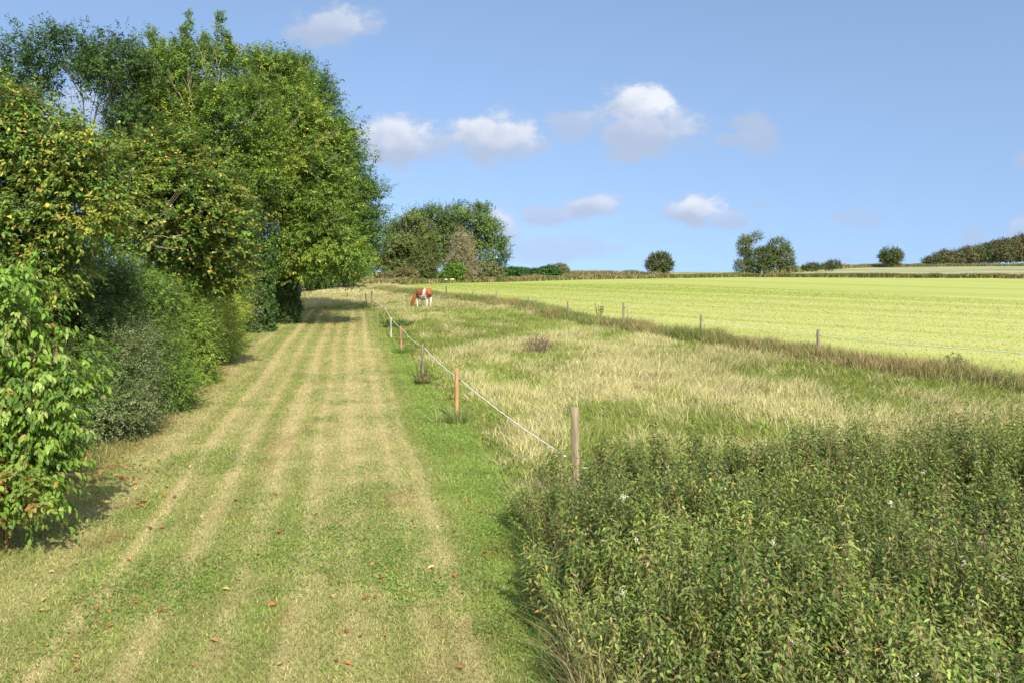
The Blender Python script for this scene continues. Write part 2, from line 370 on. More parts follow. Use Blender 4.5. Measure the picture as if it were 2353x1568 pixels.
def foliage(mb, p, o, rng, per, slen, ll, lw, pal, jit=.2, tmpl=RH, up=.5, droop=.3, wild=.6, face_up=.8, spot=None, shoots=None, twig=None, kid=None):
    """leafy shoots: from p, growing along o + up; per leaves along each shoot of length slen"""
    n = len(p); d = unit(o * .8 + np.array([0, 0, up]) + rng.normal(size=(n, 3)) * .45); L_ = slen * rng.uniform(.6, 1.3, n)
    base = pick(pal, n, rng); N_ = n * per
    if kid is not None:
        tone = pick(pal, int(kid.max()) + 1, rng) * rng.uniform(.85, 1.18, (int(kid.max()) + 1, 1)); m = rng.random(n) < .6; base[m] = tone[kid[m]]
    t = np.tile((np.arange(per) + .5) / per, n) + rng.uniform(-.5, .5, N_) / per
    P = np.repeat(p, per, 0); D = np.repeat(d, per, 0); LL = np.repeat(L_, per)
    rad = rng.normal(size=(N_, 3)); rad = unit(rad - (rad * D).sum(1, keepdims=True) * D)
    pos = P + D * (LL * t)[:, None]; pos[:, 2] -= droop * LL * t * t * .5
    ax = D * .55 + rad * wild + np.array([0, 0, -droop])
    nr = np.repeat(o, per, 0) * .5 + np.array([0, 0, face_up]) + rng.normal(size=(N_, 3)) * .45
    sz = rng.uniform(.55, 1.3, N_) * (1 - .35 * t)
    col = np.repeat(base, per, 0) * (1 + jit * rng.uniform(-1, 1, (N_, 1)))
    if spot:
        for c, fr in spot:
            s = rng.random(N_) < fr; col[s] = np.array(c) * (1 + .2 * rng.uniform(-1, 1, (s.sum(), 1)))
    leaves(mb, tmpl, pos + rad * .012, ax, nr, ll * sz, lw * sz, col * 1.1)
    if twig is not None:
        e = p + d * L_[:, None]; e[:, 2] -= droop * L_ * .5; s = unit(np.cross(d, rng.normal(size=(n, 3)))) * .004
        tv = np.stack([p - s * 1.5, p + s * 1.5, e], 1); mb.inst(tv, [(0, 1, 2)], np.tile(np.array(twig), (n, 1)))
def trunk(parent, foot, fork, bl, r0, rng, col, twigs=None, tw=0, r1=.5, name='trunk', sides=8):
    mb = MB(); f = np.asarray(foot, float); k = np.asarray(fork, float); rr = random.Random(int(rng.integers(1e6)))
    tube(mb, bend(f - [0, 0, .3], k, 6, .02, rr), np.linspace(r0 * 1.15, r0 * .7, 6), sides, col)
    for j, b in enumerate(bl):
        s = f + (k - f) * rr.uniform(.65, 1.0); c = np.array(b[:3]) + np.array([0, 0, .25 * b[5]])
        pts = bend(s, c, 6, .06, rr, -.06); r = r0 * r1 * rr.uniform(.7, 1.1); tube(mb, pts, np.linspace(r, r * .3, 6), 6, col)
        for _ in range(tw):
            q = pts[rr.choice([2, 3, 4])]; dd = unit(np.array([rr.gauss(0, 1) for _ in range(3)]) + [0, 0, .5])
            e = np.array(b[:3]) + dd * np.array(b[3:]) * .95; tube(mb, bend(q, e, 5, .07, rr), np.linspace(r * .35, r * .08, 5), 4, col)
    return mb.build(name, M_BARK, parent, smooth=True)
def tree(name, label, cat, foot, bl, rng, n, per, slen, ll, lw, pal, mat=M_LEAF, r0=.2, fork=None, bark=(.16, .13, .095), gap=.0, gapf=1.2, shell=.5, tw=0,
         tmpl=RH, group=None, extra=None, cut=.55, part='crown', r1=.5, clump=0, csig=.4, leaders=0, lead=1.3, **kw):
    foot = np.asarray(foot, float); root = empty(name, foot, label, cat, group); b = np.array(bl, float); b[:, :3] -= foot
    cen = b[:, :3].mean(0)
    if fork is None: fork = np.array([cen[0] * .5, cen[1] * .5, max(.4, (b[:, 2] - b[:, 5]).min() * .6 + cen[2] * .4)])
    trunk(root, (0, 0, 0), fork, b, r0, rng, bark, tw=tw, r1=r1)
    mb = MB(); seed = int(rng.integers(1000)); p, o, k = crown_pts(b, n, rng, shell, gap, gapf, seed, cut, clump, csig)
    foliage(mb, p, o, rng, per, slen, ll, lw, pal, tmpl=tmpl, kid=k if clump else None, **kw)
    if leaders:
        q, oq, _ = crown_pts(b, leaders * 4, rng, .85, 0, 1, 0, .95); m = oq[:, 2] > .1; q, oq = q[m][:leaders], oq[m][:leaders]
        foliage(mb, q, oq * .5, rng, per + 8, lead, ll * .9, lw * .9, pal, tmpl=tmpl, **{**kw, 'up': 1.6, 'droop': .25, 'wild': .5})
    if extra: extra(mb, foot, root)
    mb.build(part, mat, root); return root
def Gd(px, y): x = (px - CX) / F * y; return (x, y, float(tz(x, y)))
R = np.random.default_rng(7)
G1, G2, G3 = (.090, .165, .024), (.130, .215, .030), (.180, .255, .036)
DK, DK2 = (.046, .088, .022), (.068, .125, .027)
YG, YL, OR_ = (.26, .31, .040), (.44, .43, .06), (.50, .28, .09)

def limbs(foot, root, y, lines, r0=.03, col=(.30, .265, .18), name='bare_limb'):
    rr = random.Random(len(lines))
    for a, b in lines:
        mb = MB(); p = bend(at(*a, y + .5) - foot, at(*b, y - .1) - foot, 8, .035, rr); tube(mb, p, np.linspace(r0, r0 * .25, 8), 5, col)
        for _ in range(5):
            q = p[rr.randint(2, 6)]; e = q + (p[-1] - p[0]) * rr.uniform(.2, .4) + np.array([rr.uniform(-.4, .4), rr.uniform(-.3, .3), rr.uniform(-.1, .4)]) * r0 * 25; tube(mb, bend(q, e, 4, .05, rr), np.linspace(r0 * .4, r0 * .12, 4), 4, col)
        mb.build(name, M_BARK, root, smooth=True)
def near_trees():
    # 1 dark umbrella-shaped tree at the back left
    y = 33; bl = [blob(*a) for a in [(55, 165, y, 62, 52), (130, 122, y, 72, 46), (205, 135, y + 1, 66, 52), (272, 150, y, 56, 55), (305, 215, y, 45, 55), (15, 225, y, 52, 52),
          (105, 175, y + 2, 70, 30), (240, 175, y - 1, 52, 36), (295, 275, y, 34, 50), (20, 280, y, 40, 40), (315, 330, y, 30, 50)]]
    tree('locust_tree', 'tall dark green tree with bare limbs showing sky through its flat crown', 'tree', Gd(215, y), bl, R, 2500, 20, .55, .15, .065,
         [(DK, 3), (DK2, 4), ((.06, .105, .03), 2)], clump=110, csig=.36, leaders=30, lead=.5, r0=.13, fork=np.array([.2, 0, 6.6]), tw=8, gap=.3, gapf=1.0, shell=.3, r1=.34, bark=(.11, .09, .065), droop=.25, wild=.9)
    # 2 tall ash with pointed leading shoots
    y = 37
    def spires(mb, foot, root):
        limbs(foot, root, y - 1.9, [((455, 300), (411, 212)), ((545, 330), (600, 240)), ((420, 330), (395, 240)), ((480, 215), (462, 120)), ((440, 250), (432, 150)), ((500, 230), (506, 140)), ((370, 260), (352, 150))])
        for px, top, w, hh in [(350, 66, 26, 120), (436, 30, 26, 130), (505, 28, 24, 140), (398, 92, 26, 100), (468, 88, 22, 90), (536, 110, 22, 90), (325, 130, 20, 90), (372, 98, 18, 80), (420, 66, 16, 80), (520, 78, 16, 80)]:
            n = 75; t = R.random(n) ** .8; a = at(px, top, y) - foot; b = at(px + R.normal() * 8, top + hh, y) - foot; p = b + (a - b) * t[:, None]
            d = R.normal(size=(n, 3)) * [1, 1, .4]; wd = w * y / F * (1 - t * .9)
            p = p + unit(d) * wd[:, None] * .35
            foliage(mb, p, unit(d), R, 15, .34, .15, .055, [(G1, 3), (G2, 4), (G3, 2.2), (YG, .7), (DK2, 1)], up=1.3, droop=.3, wild=.6, spot=[(YL, .03)])
    bl = [blob(*a) for a in [(380, 190, y, 62, 62), (470, 180, y, 66, 70), (375, 290, y, 80, 85), (490, 290, y - 1, 90, 95), (430, 390, y - 1, 110, 95), (540, 400, y, 80, 95),
          (330, 330, y + 1, 50, 70), (480, 480, y - 1, 90, 80), (570, 300, y, 60, 90)]]
    tree('ash_tree', 'tall yellow-green ash tree with pointed leading shoots, highest tree in the row', 'tree', Gd(470, y), bl, R, 8500, 20, .75, .17, .065,
         [(G1, 3), (G2, 4), (G3, 2.2), (YG, .7), (DK2, 2)], clump=300, csig=.42, leaders=110, lead=.8, extra=spires, r0=.2, tw=3, gap=.20, gapf=.75, shell=.3, r1=.3, bark=(.24, .20, .13), droop=.5, up=.75, wild=.75, spot=[(YL, .035)])
    # 3 broad ash with yellowing leaf clusters leaning over the lawn
    y = 43; bl = [blob(*a) for a in [(585, 190, y, 48, 52), (650, 185, y, 46, 46), (690, 235, y, 42, 52), (625, 275, y - 1, 85, 85), (700, 330, y - 1, 62, 75), (655, 400, y - 1, 105, 95),
          (757, 345, y - 1, 42, 48), (735, 445, y - 2, 78, 75), (640, 520, y - 2, 105, 75), (755, 560, y - 2, 78, 55), (700, 610, y - 2, 55, 35), (600, 600, y, 55, 55), (800, 600, y - 1, 32, 32), (640, 152, y, 12, 24), (662, 150, y, 9, 22), (585, 142, y, 11, 24), (612, 148, y, 9, 20), (786, 318, y - 1, 16, 22)]]
    tree('ash_tree', 'broad ash tree with yellowing leaf clusters hanging low over the mown lawn', 'tree', Gd(640, y + 1), bl, R, 9500, 20, .75, .18, .07,
         [(G1, 3), (G2, 4), (G3, 2.5), (YG, 1.3), (DK2, 1.6)], clump=280, csig=.42, leaders=120, lead=.8, extra=lambda mb, f, rt: limbs(f, rt, 39.9, [((655, 365), (761, 318)), ((692, 397), (770, 362)), ((560, 270), (612, 215)), ((640, 330), (690, 260)), ((700, 520), (790, 500)), ((600, 420), (640, 330)), ((700, 560), (650, 610))]), r0=.24, tw=3, gap=.20, gapf=.7, shell=.3, r1=.3, bark=(.24, .20, .13), droop=.6, up=.35, wild=.75, spot=[(YL, .05)])
    # 4 deep green ash behind it on the right
    y = 50; bl = [blob(*a) for a in [(715, 225, y, 34, 45), (735, 300, y, 48, 75), (775, 400, y, 52, 75), (815, 455, y, 44, 48), (770, 500, y, 75, 75), (828, 520, y, 32, 52), (815, 590, y, 34, 45), (670, 190, y + 1, 30, 50),
          (848, 470, y, 16, 34), (762, 292, y, 14, 30), (798, 345, y, 16, 28), (842, 428, y, 26, 15), (856, 512, y, 16, 16), (690, 168, y, 10, 26), (738, 222, y, 12, 28), (720, 190, y, 9, 24), (786, 320, y, 10, 24)]]
    tree('ash_tree', 'deep green ash tree behind the yellowing one, its edge against the open sky', 'tree', Gd(672, y + 2), bl, R, 6000, 19, .75, .19, .075,
         [(DK2, 3), ((.08, .15, .026), 4), (G1, 3), (G2, 1)], clump=190, csig=.42, leaders=110, lead=.75, r0=.2, tw=3, gap=.18, gapf=.7, shell=.3, r1=.3, droop=.4, up=.6, wild=.75)
    # 5 near tree with yellow and orange leaves on the left edge
    y = 14.5; bl = [blob(*a) for a in [(20, 265, y, 62, 55), (110, 275, y, 55, 42), (60, 370, y, 95, 82), (190, 365, y, 70, 56), (55, 500, y, 110, 85), (190, 465, y, 72, 70), (95, 600, y + .3, 90, 70),
          (-60, 420, y, 90, 160), (20, 590, y, 70, 70)]]
    tree('cherry_tree', 'near cherry tree with yellow and orange tinged leaves at the left edge', 'tree', Gd(40, y + 1), bl, R, 3800, 14, .42, .11, .06,
         [(G1, 3), (G2, 4), ((.22, .25, .035), 2.5), (DK2, 1.5)], clump=150, csig=.2, r0=.10, tw=3, gap=.18, gapf=2.0, shell=.3, bark=(.30, .26, .21), mat=M_GLOSS, tmpl=LF, droop=.5, up=.4,
         spot=[((.44, .40, .07), .07), (OR_, .018)], twig=(.2, .15, .09))
    # 6 hazel with round leaves, and its pale bare twigs
    y = 23; bl = [blob(*a) for a in [(290, 390, y - 1, 62, 55), (390, 375, y, 70, 50), (465, 420, y, 66, 66), (375, 480, y - 1, 90, 80), (480, 520, y, 62, 72), (290, 520, y - 1.5, 66, 70), (420, 585, y, 90, 56), (505, 605, y + 1, 46, 44),
          (250, 440, y - 1, 50, 60)]]
    def bare(mb, foot, root):
        limbs(foot, root, y - 2.2, [((235, 640), (400, 475)), ((255, 560), (385, 500)), ((240, 600), (300, 440)), ((250, 555), (395, 572)), ((230, 580), (330, 470)), ((260, 540), (420, 540)), ((300, 545), (270, 455))], .015, (.36, .31, .22), 'bare_twig')
    tree('hazel_tree', 'bushy hazel tree with round leaves and pale bare twigs, beside the ash trees', 'tree', Gd(390, y + 1), bl, R, 4600, 14, .45, .11, .085,
         [(G1, 3), (G2, 4), ((.22, .24, .04), 2.5), (DK2, 1.5)], clump=150, csig=.3, leaders=50, lead=.8, r0=.10, tw=2, gap=.16, gapf=1.5, shell=.35, tmpl=RD, droop=.45, up=.3, face_up=1.2,
         spot=[((.38, .36, .09), .05), (OR_, .015)], twig=(.2, .15, .09), extra=bare)
    # 7 the shrubs that make the hedge under the trees
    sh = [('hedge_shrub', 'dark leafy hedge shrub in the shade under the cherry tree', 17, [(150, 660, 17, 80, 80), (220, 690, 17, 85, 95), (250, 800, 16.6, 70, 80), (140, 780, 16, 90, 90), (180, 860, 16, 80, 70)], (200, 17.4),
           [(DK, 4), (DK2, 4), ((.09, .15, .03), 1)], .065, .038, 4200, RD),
          ('hedge_shrub', 'low grey-green hedge shrub with tiny leaves beside the big-leaved bush', 15.4, [(262, 900, 15.4, 62, 70), (235, 960, 15, 60, 45), (290, 965, 15.8, 42, 45), (290, 830, 16.2, 45, 60)], (260, 15.7),
           [((.12, .185, .055), 4), ((.085, .145, .04), 4), ((.20, .22, .10), 2)], .046, .026, 3400, RH),
          ('hedge_shrub', 'dark green hedge shrub next to the low grey-green one', 19, [(335, 850, 18.6, 62, 88), (330, 730, 19.2, 72, 88), (375, 900, 18.4, 50, 50), (300, 660, 20, 60, 50)], (340, 19.4),
           [(G1, 4), (G2, 4), (DK2, 1.5)], .062, .03, 5200, RH),
          ('hedge_shrub', 'mid green hedge shrub with willowy leaves halfway along the lawn edge', 23, [(420, 800, 22.6, 62, 88), (405, 690, 23.4, 66, 80), (440, 870, 22.4, 40, 44), (400, 630, 24, 60, 40)], (420, 23.6),
           [(G2, 4), (G3, 4), (G1, 1.5)], .07, .032, 5200, RH),
          ('hedge_shrub', 'bright yellow-green hedge shrub where the hedge steps back from the lawn', 29, [(480, 770, 27.6, 62, 88), (470, 680, 28, 66, 76), (510, 720, 30, 44, 88), (520, 640, 30.5, 36, 60), (530, 780, 30.5, 24, 45), (470, 840, 27, 40, 30)], (490, 29),
           [(G2, 1.5), (G3, 4), ((.30, .34, .055), 4)], .075, .036, 6500, RH)]
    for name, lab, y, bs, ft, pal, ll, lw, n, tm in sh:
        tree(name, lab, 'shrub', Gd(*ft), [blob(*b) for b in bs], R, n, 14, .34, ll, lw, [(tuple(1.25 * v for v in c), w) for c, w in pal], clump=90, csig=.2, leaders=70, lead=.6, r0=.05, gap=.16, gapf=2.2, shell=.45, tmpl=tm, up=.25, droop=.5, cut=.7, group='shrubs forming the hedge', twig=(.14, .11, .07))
    # 8 trunks wrapped in ivy
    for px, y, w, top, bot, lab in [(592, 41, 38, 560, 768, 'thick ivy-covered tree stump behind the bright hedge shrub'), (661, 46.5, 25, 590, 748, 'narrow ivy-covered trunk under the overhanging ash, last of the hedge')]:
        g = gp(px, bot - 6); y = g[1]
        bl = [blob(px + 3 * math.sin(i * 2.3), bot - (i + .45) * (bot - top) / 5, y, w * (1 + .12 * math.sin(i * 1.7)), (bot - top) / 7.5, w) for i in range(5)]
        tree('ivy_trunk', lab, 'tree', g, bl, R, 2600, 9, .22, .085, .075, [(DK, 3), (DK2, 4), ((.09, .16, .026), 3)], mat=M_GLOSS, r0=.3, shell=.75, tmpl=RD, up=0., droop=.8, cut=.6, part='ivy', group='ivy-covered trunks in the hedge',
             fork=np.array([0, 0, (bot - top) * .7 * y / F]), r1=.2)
    # 9 shade trees in the gap behind the ash
    for lab, y, bs, ft in [('dark rounded tree in the gap between the ash trees and the far clump', 84, [(800, 612, 84, 40, 38), (760, 590, 84, 46, 48), (825, 590, 84, 20, 40)], (790, 84)),
                           ('brownish low bush at the end of the straw meadow under the ash', 80, [(715, 632, 80, 30, 24), (745, 636, 80, 24, 18)], (720, 80))]:
        tree('background_tree', lab, 'tree', Gd(*ft), [blob(*b) for b in bs], R, 2600, 12, .8, .22, .13, [(DK, 3), (DK2, 4), ((.13, .14, .045), 1.5)], mat=M_FAR, r0=.15, gap=.15, gapf=.6, droop=.2)
near_trees()

def front_shrub():
    y = 9.6; foot = np.array(Gd(-10, 9.9)); root = empty('large_leaved_shrub', foot, 'near shrub with large drooping bright green leaves at the lower left', 'shrub')
    bl = np.array([blob(*a) for a in [(15, 715, y, 75, 95), (75, 785, y, 75, 80), (132, 815, y, 52, 60), (60, 890, y - .1, 105, 95), (122, 930, y, 52, 64), (40, 1010, y - .2, 90, 65), (105, 1000, y, 45, 44), (5, 1095, y - .3, 66, 60), (70, 1100, y - .2, 55, 48), (118, 1050, y - .1, 42, 38), (-60, 900, y, 80, 230)]])
    bl[:, :3] -= foot; trunk(root, (0, 0, 0), (.05, 0, .5), bl, .05, R, (.14, .07, .05), tw=5, r1=.55, name='stems', sides=6)
    mb = MB(); rng = R; p, o, kk = crown_pts(bl, 2100, rng, .35, .15, 2.5, 5, .5, 90, .15)
    foliage(mb, p, o, rng, 8, .30, .115, .056, [((.125, .23, .026), 4), ((.165, .27, .034), 3), ((.09, .17, .022), 3), ((.26, .33, .08), .6)], tmpl=LF, up=.25, droop=.95, wild=.55, face_up=.9, kid=kk, twig=(.16, .07, .04), spot=[((.38, .2, .05), .006)])
    mb.build('foliage', M_GLOSS, root)
    y = 9.0; foot = np.array(Gd(10, 9.2)); root = empty('reddish_shrub', foot, 'low sprig with red twigs and rounded leaves below the large-leaved shrub', 'shrub')
    bl = np.array([blob(*a) for a in [(15, 1105, y, 60, 45), (60, 1130, y, 40, 26), (5, 1165, y, 40, 20), (85, 1150, y - .2, 28, 16), (0, 1140, y, 40, 34), (35, 1158, y, 45, 18)]]); bl[:, :3] -= foot
    trunk(root, (0, 0, 0), (.0, 0, .15), bl, .008, R, (.13, .045, .03), tw=2, r1=.6, name='stems', sides=5)
    mb = MB(); p, o, _ = crown_pts(bl, 170, R, .2, 0, 1, 3, .3)
    foliage(mb, p, o, R, 7, .26, .085, .058, [((.16, .24, .04), 4), ((.22, .28, .05), 2), ((.20, .17, .04), .5)], tmpl=LF, up=.2, droop=.6, twig=(.3, .03, .02), spot=[((.3, .10, .03), .02)])
    mb.build('foliage', M_GLOSS, root)
front_shrub()

def far_trees():
    y = 112
    tree('brown_tinged_tree', 'round tree turning brown at the left of the far clump', 'tree', gp(905, 648), [blob(*a) for a in [(903, 580, y, 44, 58), (935, 545, y, 42, 42), (880, 622, y, 34, 26), (960, 590, y + 3, 40, 50), (925, 612, y, 40, 30)]], R,
         4600, 13, 1.0, .28, .17, [((.145, .165, .05), 4), ((.19, .175, .07), 1.5), ((.11, .16, .042), 4)], mat=M_FAR, clump=110, csig=.6, leaders=30, lead=.8, r0=.25, gap=.16, gapf=.5, shell=.4, tw=2, droop=.2)
    y = 120
    tree('ash_tree', 'largest green tree of the far clump with sky showing through its domed top', 'tree', gp(1075, 646), [blob(*a) for a in [(985, 520, y, 45, 42), (1030, 505, y, 48, 32), (1080, 508, y, 42, 34), (1113, 538, y, 34, 36), (1132, 578, y, 24, 30), (1040, 560, y, 58, 52), (1095, 590, y, 42, 42), (1120, 610, y, 26, 24), (985, 575, y + 2, 40, 50)]], R,
         6500, 14, 1.1, .29, .17, [((.105, .165, .045), 4), ((.145, .205, .055), 4), ((.08, .13, .035), 3)], mat=M_FAR, clump=150, csig=.65, leaders=30, lead=.8, r0=.3, r1=.35, gap=.25, gapf=.42, shell=.3, tw=5, droop=.2, bark=(.10, .085, .06))
    def cone(px, top, bot, w, y, n=7):
        return [blob(px, bot - (bot - top) * (i + .5) / n, y, w * (1 - .82 * i / (n - 1)), (bot - top) / n * .7) for i in range(n)]
    tree('conifer', 'dark green conifer standing in front of the far clump', 'tree', gp(968, 649), cone(968, 556, 646, 42, 106), R, 2600, 12, .9, .24, .12,
         [((.075, .105, .03), 4), ((.10, .13, .034), 3), ((.13, .13, .045), 1)], mat=M_FAR, r0=.15, shell=.35, up=-.1, droop=.5)
    tree('dead_conifer', 'brown dead conifer beside the dark green one in the far clump', 'tree', gp(1062, 649), cone(1060, 528, 640, 50, 106, 9), R, 2200, 10, 1.3, .26, .07,
         [((.24, .21, .125), 4), ((.31, .27, .165), 3), ((.17, .17, .075), 3)], mat=M_FAR, r0=.12, shell=.3, up=-.1, droop=.25, tw=7, bark=(.22, .175, .11), r1=.3, gap=.2, gapf=.6)
    for lab, y, bs, ft, pal in [('olive rounded bush at the right foot of the far clump', 108, [(1118, 622, 108, 32, 20), (1090, 630, 108, 24, 14), (1140, 632, 108, 18, 12)], (1115, 646), [((.12, .14, .05), 4), ((.17, .18, .07), 3)]),
                                ('bright green bush under the dead conifer', 104, [(1045, 626, 104, 22, 20), (1030, 636, 104, 18, 12)], (1045, 649), [(G1, 4), (G2, 2)]),
                                ('brownish bush between the brown tree and the dark conifer', 104, [(935, 634, 104, 24, 15), (905, 640, 104, 28, 10)], (930, 651), [((.19, .15, .065), 4), ((.12, .135, .045), 3)]),
                                ('rounded pale willow bush at the right end of the long low hedge', 126, [(1287, 622, 126, 17, 12), (1297, 629, 126, 12, 8)], (1288, 640), [((.18, .19, .09), 4), ((.12, .14, .05), 3)])]:
        tree('far_bush', lab, 'bush', gp(*ft), [blob(*b) for b in bs], R, 1000, 12, .6, .22, .13, pal, mat=M_FAR, r0=.08, shell=.4, droop=.2)
    bl = [blob(1165 + i * 11, 629 - 3 * math.sin(i * .9) - .25 * i + (2 if i % 3 else -1), 124, 13, 8 + 2 * math.sin(i * 1.7), 16) for i in range(11)]
    tree('long_hedge', 'long low dark green hedge running right from the far clump', 'hedge', gp(1215, 641), bl, R, 2600, 12, .6, .26, .17, [((.045, .11, .028), 4), ((.075, .16, .035), 3)], mat=M_FAR, r0=.05, r1=.5, shell=.5, droop=.2, part='foliage')
    y = 141
    tree('round_tree', 'small round tree standing alone on the horizon nearest the far clump', 'tree', Gd(1515, y), [blob(1515, 605, y, 27, 20), blob(1505, 612, y, 18, 14), blob(1528, 612, y, 16, 13), blob(1518, 595, y, 14, 10)], R, 1300, 11, .9, .27, .15,
         [((.07, .10, .033), 4), ((.10, .125, .038), 3), ((.15, .115, .045), 1)], mat=M_FAR, leaders=26, lead=1.1, r0=.2, shell=.35, gap=.32, gapf=.5, droop=.1)
    y = 222
    tree('round_tree', 'small round tree on the horizon between the low bushes and the woodland', 'tree', Gd(2047, y), [blob(2047, 588, y, 23, 16), blob(2040, 594, y, 18, 12), blob(2056, 593, y, 16, 12)], R, 1100, 11, 1.2, .38, .2,
         [((.07, .10, .033), 4), ((.10, .125, .038), 3), ((.15, .115, .045), 1)], mat=M_FAR, leaders=26, lead=1.6, r0=.3, shell=.35, gap=.34, gapf=.35, droop=.1)
    y = 146
    tree('tall_willow', 'thin gappy tree with two tufts on top at the left of the horizon thicket', 'tree', Gd(1712, y), [blob(*a) for a in [(1708, 612, y, 22, 16), (1712, 590, y, 18, 16), (1707, 568, y, 15, 16), (1713, 552, y, 13, 10), (1739, 544, y, 11, 8), (1728, 556, y, 5, 5)]], R,
         900, 11, .9, .26, .14, [((.12, .145, .055), 4), ((.16, .175, .07), 3), (DK2, 2)], mat=M_FAR, r0=.14, shell=.2, gap=.36, gapf=.6, tw=2, droop=.1)
    tree('willow_bush', 'dense rounded willow in the middle of the horizon thicket', 'tree', Gd(1750, y - 2), [blob(*a) for a in [(1745, 598, y, 32, 25), (1762, 590, y, 26, 22), (1735, 612, y, 28, 12)]], R,
         1500, 11, .8, .26, .14, [((.085, .115, .038), 4), ((.11, .14, .045), 3), (DK2, 2)], mat=M_FAR, r0=.2, shell=.4, droop=.1)
    tree('willow_bush', 'taller rounded willow at the right of the horizon thicket', 'tree', Gd(1790, y), [blob(*a) for a in [(1788, 570, y, 24, 22), (1798, 592, y, 24, 26), (1775, 600, y, 26, 20), (1812, 612, y, 14, 10)]], R,
         1500, 11, .8, .26, .14, [((.085, .115, .036), 4), ((.11, .135, .042), 3), ((.15, .15, .05), 1.5)], mat=M_FAR, r0=.2, shell=.4, droop=.1)
    for lab, bs, ft in [('low straggly bush just right of the horizon thicket', [(1868, 614, 165, 20, 6), (1850, 617, 165, 10, 4)], (1868, 165)), ('low bush with a brighter top right of the straggly one', [(1915, 608, 168, 17, 8), (1898, 613, 168, 12, 6)], (1912, 168))]:
        tree('far_bush', lab, 'bush', Gd(*ft), [blob(*b) for b in bs], R, 350, 10, .7, .26, .15, [((.06, .085, .03), 4), ((.10, .125, .04), 2), ((.12, .10, .05), 1)], mat=M_FAR, r0=.08, shell=.3, droop=.1)
    # the wood on the right horizon reads as one mass
    rr = random.Random(5); bl = []
    for i in range(46):
        px = 2130 + i * 13.5 + rr.uniform(-4, 4); top = np.interp(px, [2120, 2150, 2200, 2290, 2352, 2460, 2760], [597, 584, 572, 556, 540, 528, 520]); y = 262 + rr.uniform(0, 16)
        bl.append(blob(px, top + 9 + rr.uniform(-2, 3), y, rr.uniform(11, 17), rr.uniform(8, 12)))
        bl.append(blob(px + 6, (top + 606) / 2 + 4, y - 4, 15, max(8, (606 - top) * .35)))
    mb = MB(); p, o, k = crown_pts(bl, 12000, R, .6, .05, .25, 3, .6); hue = np.array([[.08, .105, .042], [.105, .11, .048], [.065, .095, .036], [.12, .11, .05]])[np.arange(len(bl)) // 2 % 4]
    n = len(p); per = 10; P = np.repeat(p, per, 0) + R.normal(size=(n * per, 3)) * .45; O = np.repeat(o, per, 0)
    leaves(mb, RH, P, R.normal(size=(n * per, 3)) + [0, 0, -.2], O + [0, 0, .6] + R.normal(size=(n * per, 3)) * .4, R.uniform(.4, .7, n * per), R.uniform(.25, .4, n * per), np.repeat(hue[k], per, 0) * R.uniform(.7, 1.3, (n * per, 1)))
    tag(mb.build('woodland', M_FAR), 'dark autumn-tinged wood covering the far right of the horizon', 'woodland', kind='stuff')
far_trees()

# ------------------------------------------------------------------ fence posts and ropes
def post(px, top, foot, w, col, label, square=True, lean=(0, 0), group=None, ins=None, brace=False, name='fence_post', crack=False):
    hgt = (H - foot[2]) + (HY - top) / F * foot[1]; root = empty(name, foot, label, 'fence post', group); mb = MB(); n = 9; rr = random.Random(int(px))
    k = 12; ang = np.arange(k) * 2 * math.pi / k + .4
    rings = []; zs = np.linspace(-.3, hgt, n)
    for i, z in enumerate(zs):
        r = np.full(k, w / 2)
        if square: r = w / 2 / np.maximum(np.abs(np.cos(ang - .4)), np.abs(np.sin(ang - .4))) * .95; r = np.minimum(r, w * .64)
        r = r * (1 + .02 * math.sin(i * 1.3 + px)); t = max(z, 0) / hgt
        if crack: r[7] *= .62
        rings.append(np.stack([np.cos(ang) * r + lean[0] * t, np.sin(ang) * r + lean[1] * t, np.full(k, z)], 1))
    top_in = rings[-1].copy(); c = top_in.mean(0); top_in = c + (top_in - c) * .8 + [0, 0, w * .1]; rings.append(top_in)
    v = np.concatenate(rings); m = len(rings); f = [(i * k + j, i * k + (j + 1) % k, (i + 1) * k + (j + 1) % k, (i + 1) * k + j) for i in range(m - 1) for j in range(k)]
    f.append(tuple((m - 1) * k + j for j in range(k)))
    cc = np.tile(np.array(col, float), (len(v), 1)); cc *= np.array([[rr.uniform(.85, 1.12)] for _ in range(len(v))]); cc[-k:] *= .8
    mb.add(v, f, cc); mb.build('stake', M_WOOD, root)
    if ins:
        ib = MB(); z = hgt * ins; q = np.array([lean[0] * ins + w * .5, lean[1] * ins, z]); tube(ib, [q + [-.01, 0, 0], q + [.02, 0, 0], q + [.05, 0, -.005]], [.011, .014, .016], 7, (.02, .02, .02))
        tube(ib, [q + [.04, -.02, 0], q + [.04, .02, 0]], [.018, .018], 7, (.02, .02, .02)); ib.build('insulator', M_BLACK, root)
        if brace: pass
    if brace:
        bb = MB(); tube(bb, [(-1.0, -.1, -.1), (0, 0, hgt * .55)], [.035, .03], 6, col); bb.build('brace', M_WOOD, root)
    return root, hgt
GREY, GREY2, ORG, RED = (.275, .225, .14), (.21, .175, .125), (.37, .21, .095), (.30, .17, .11)
gl = 'posts along the lawn fence'; P = {}
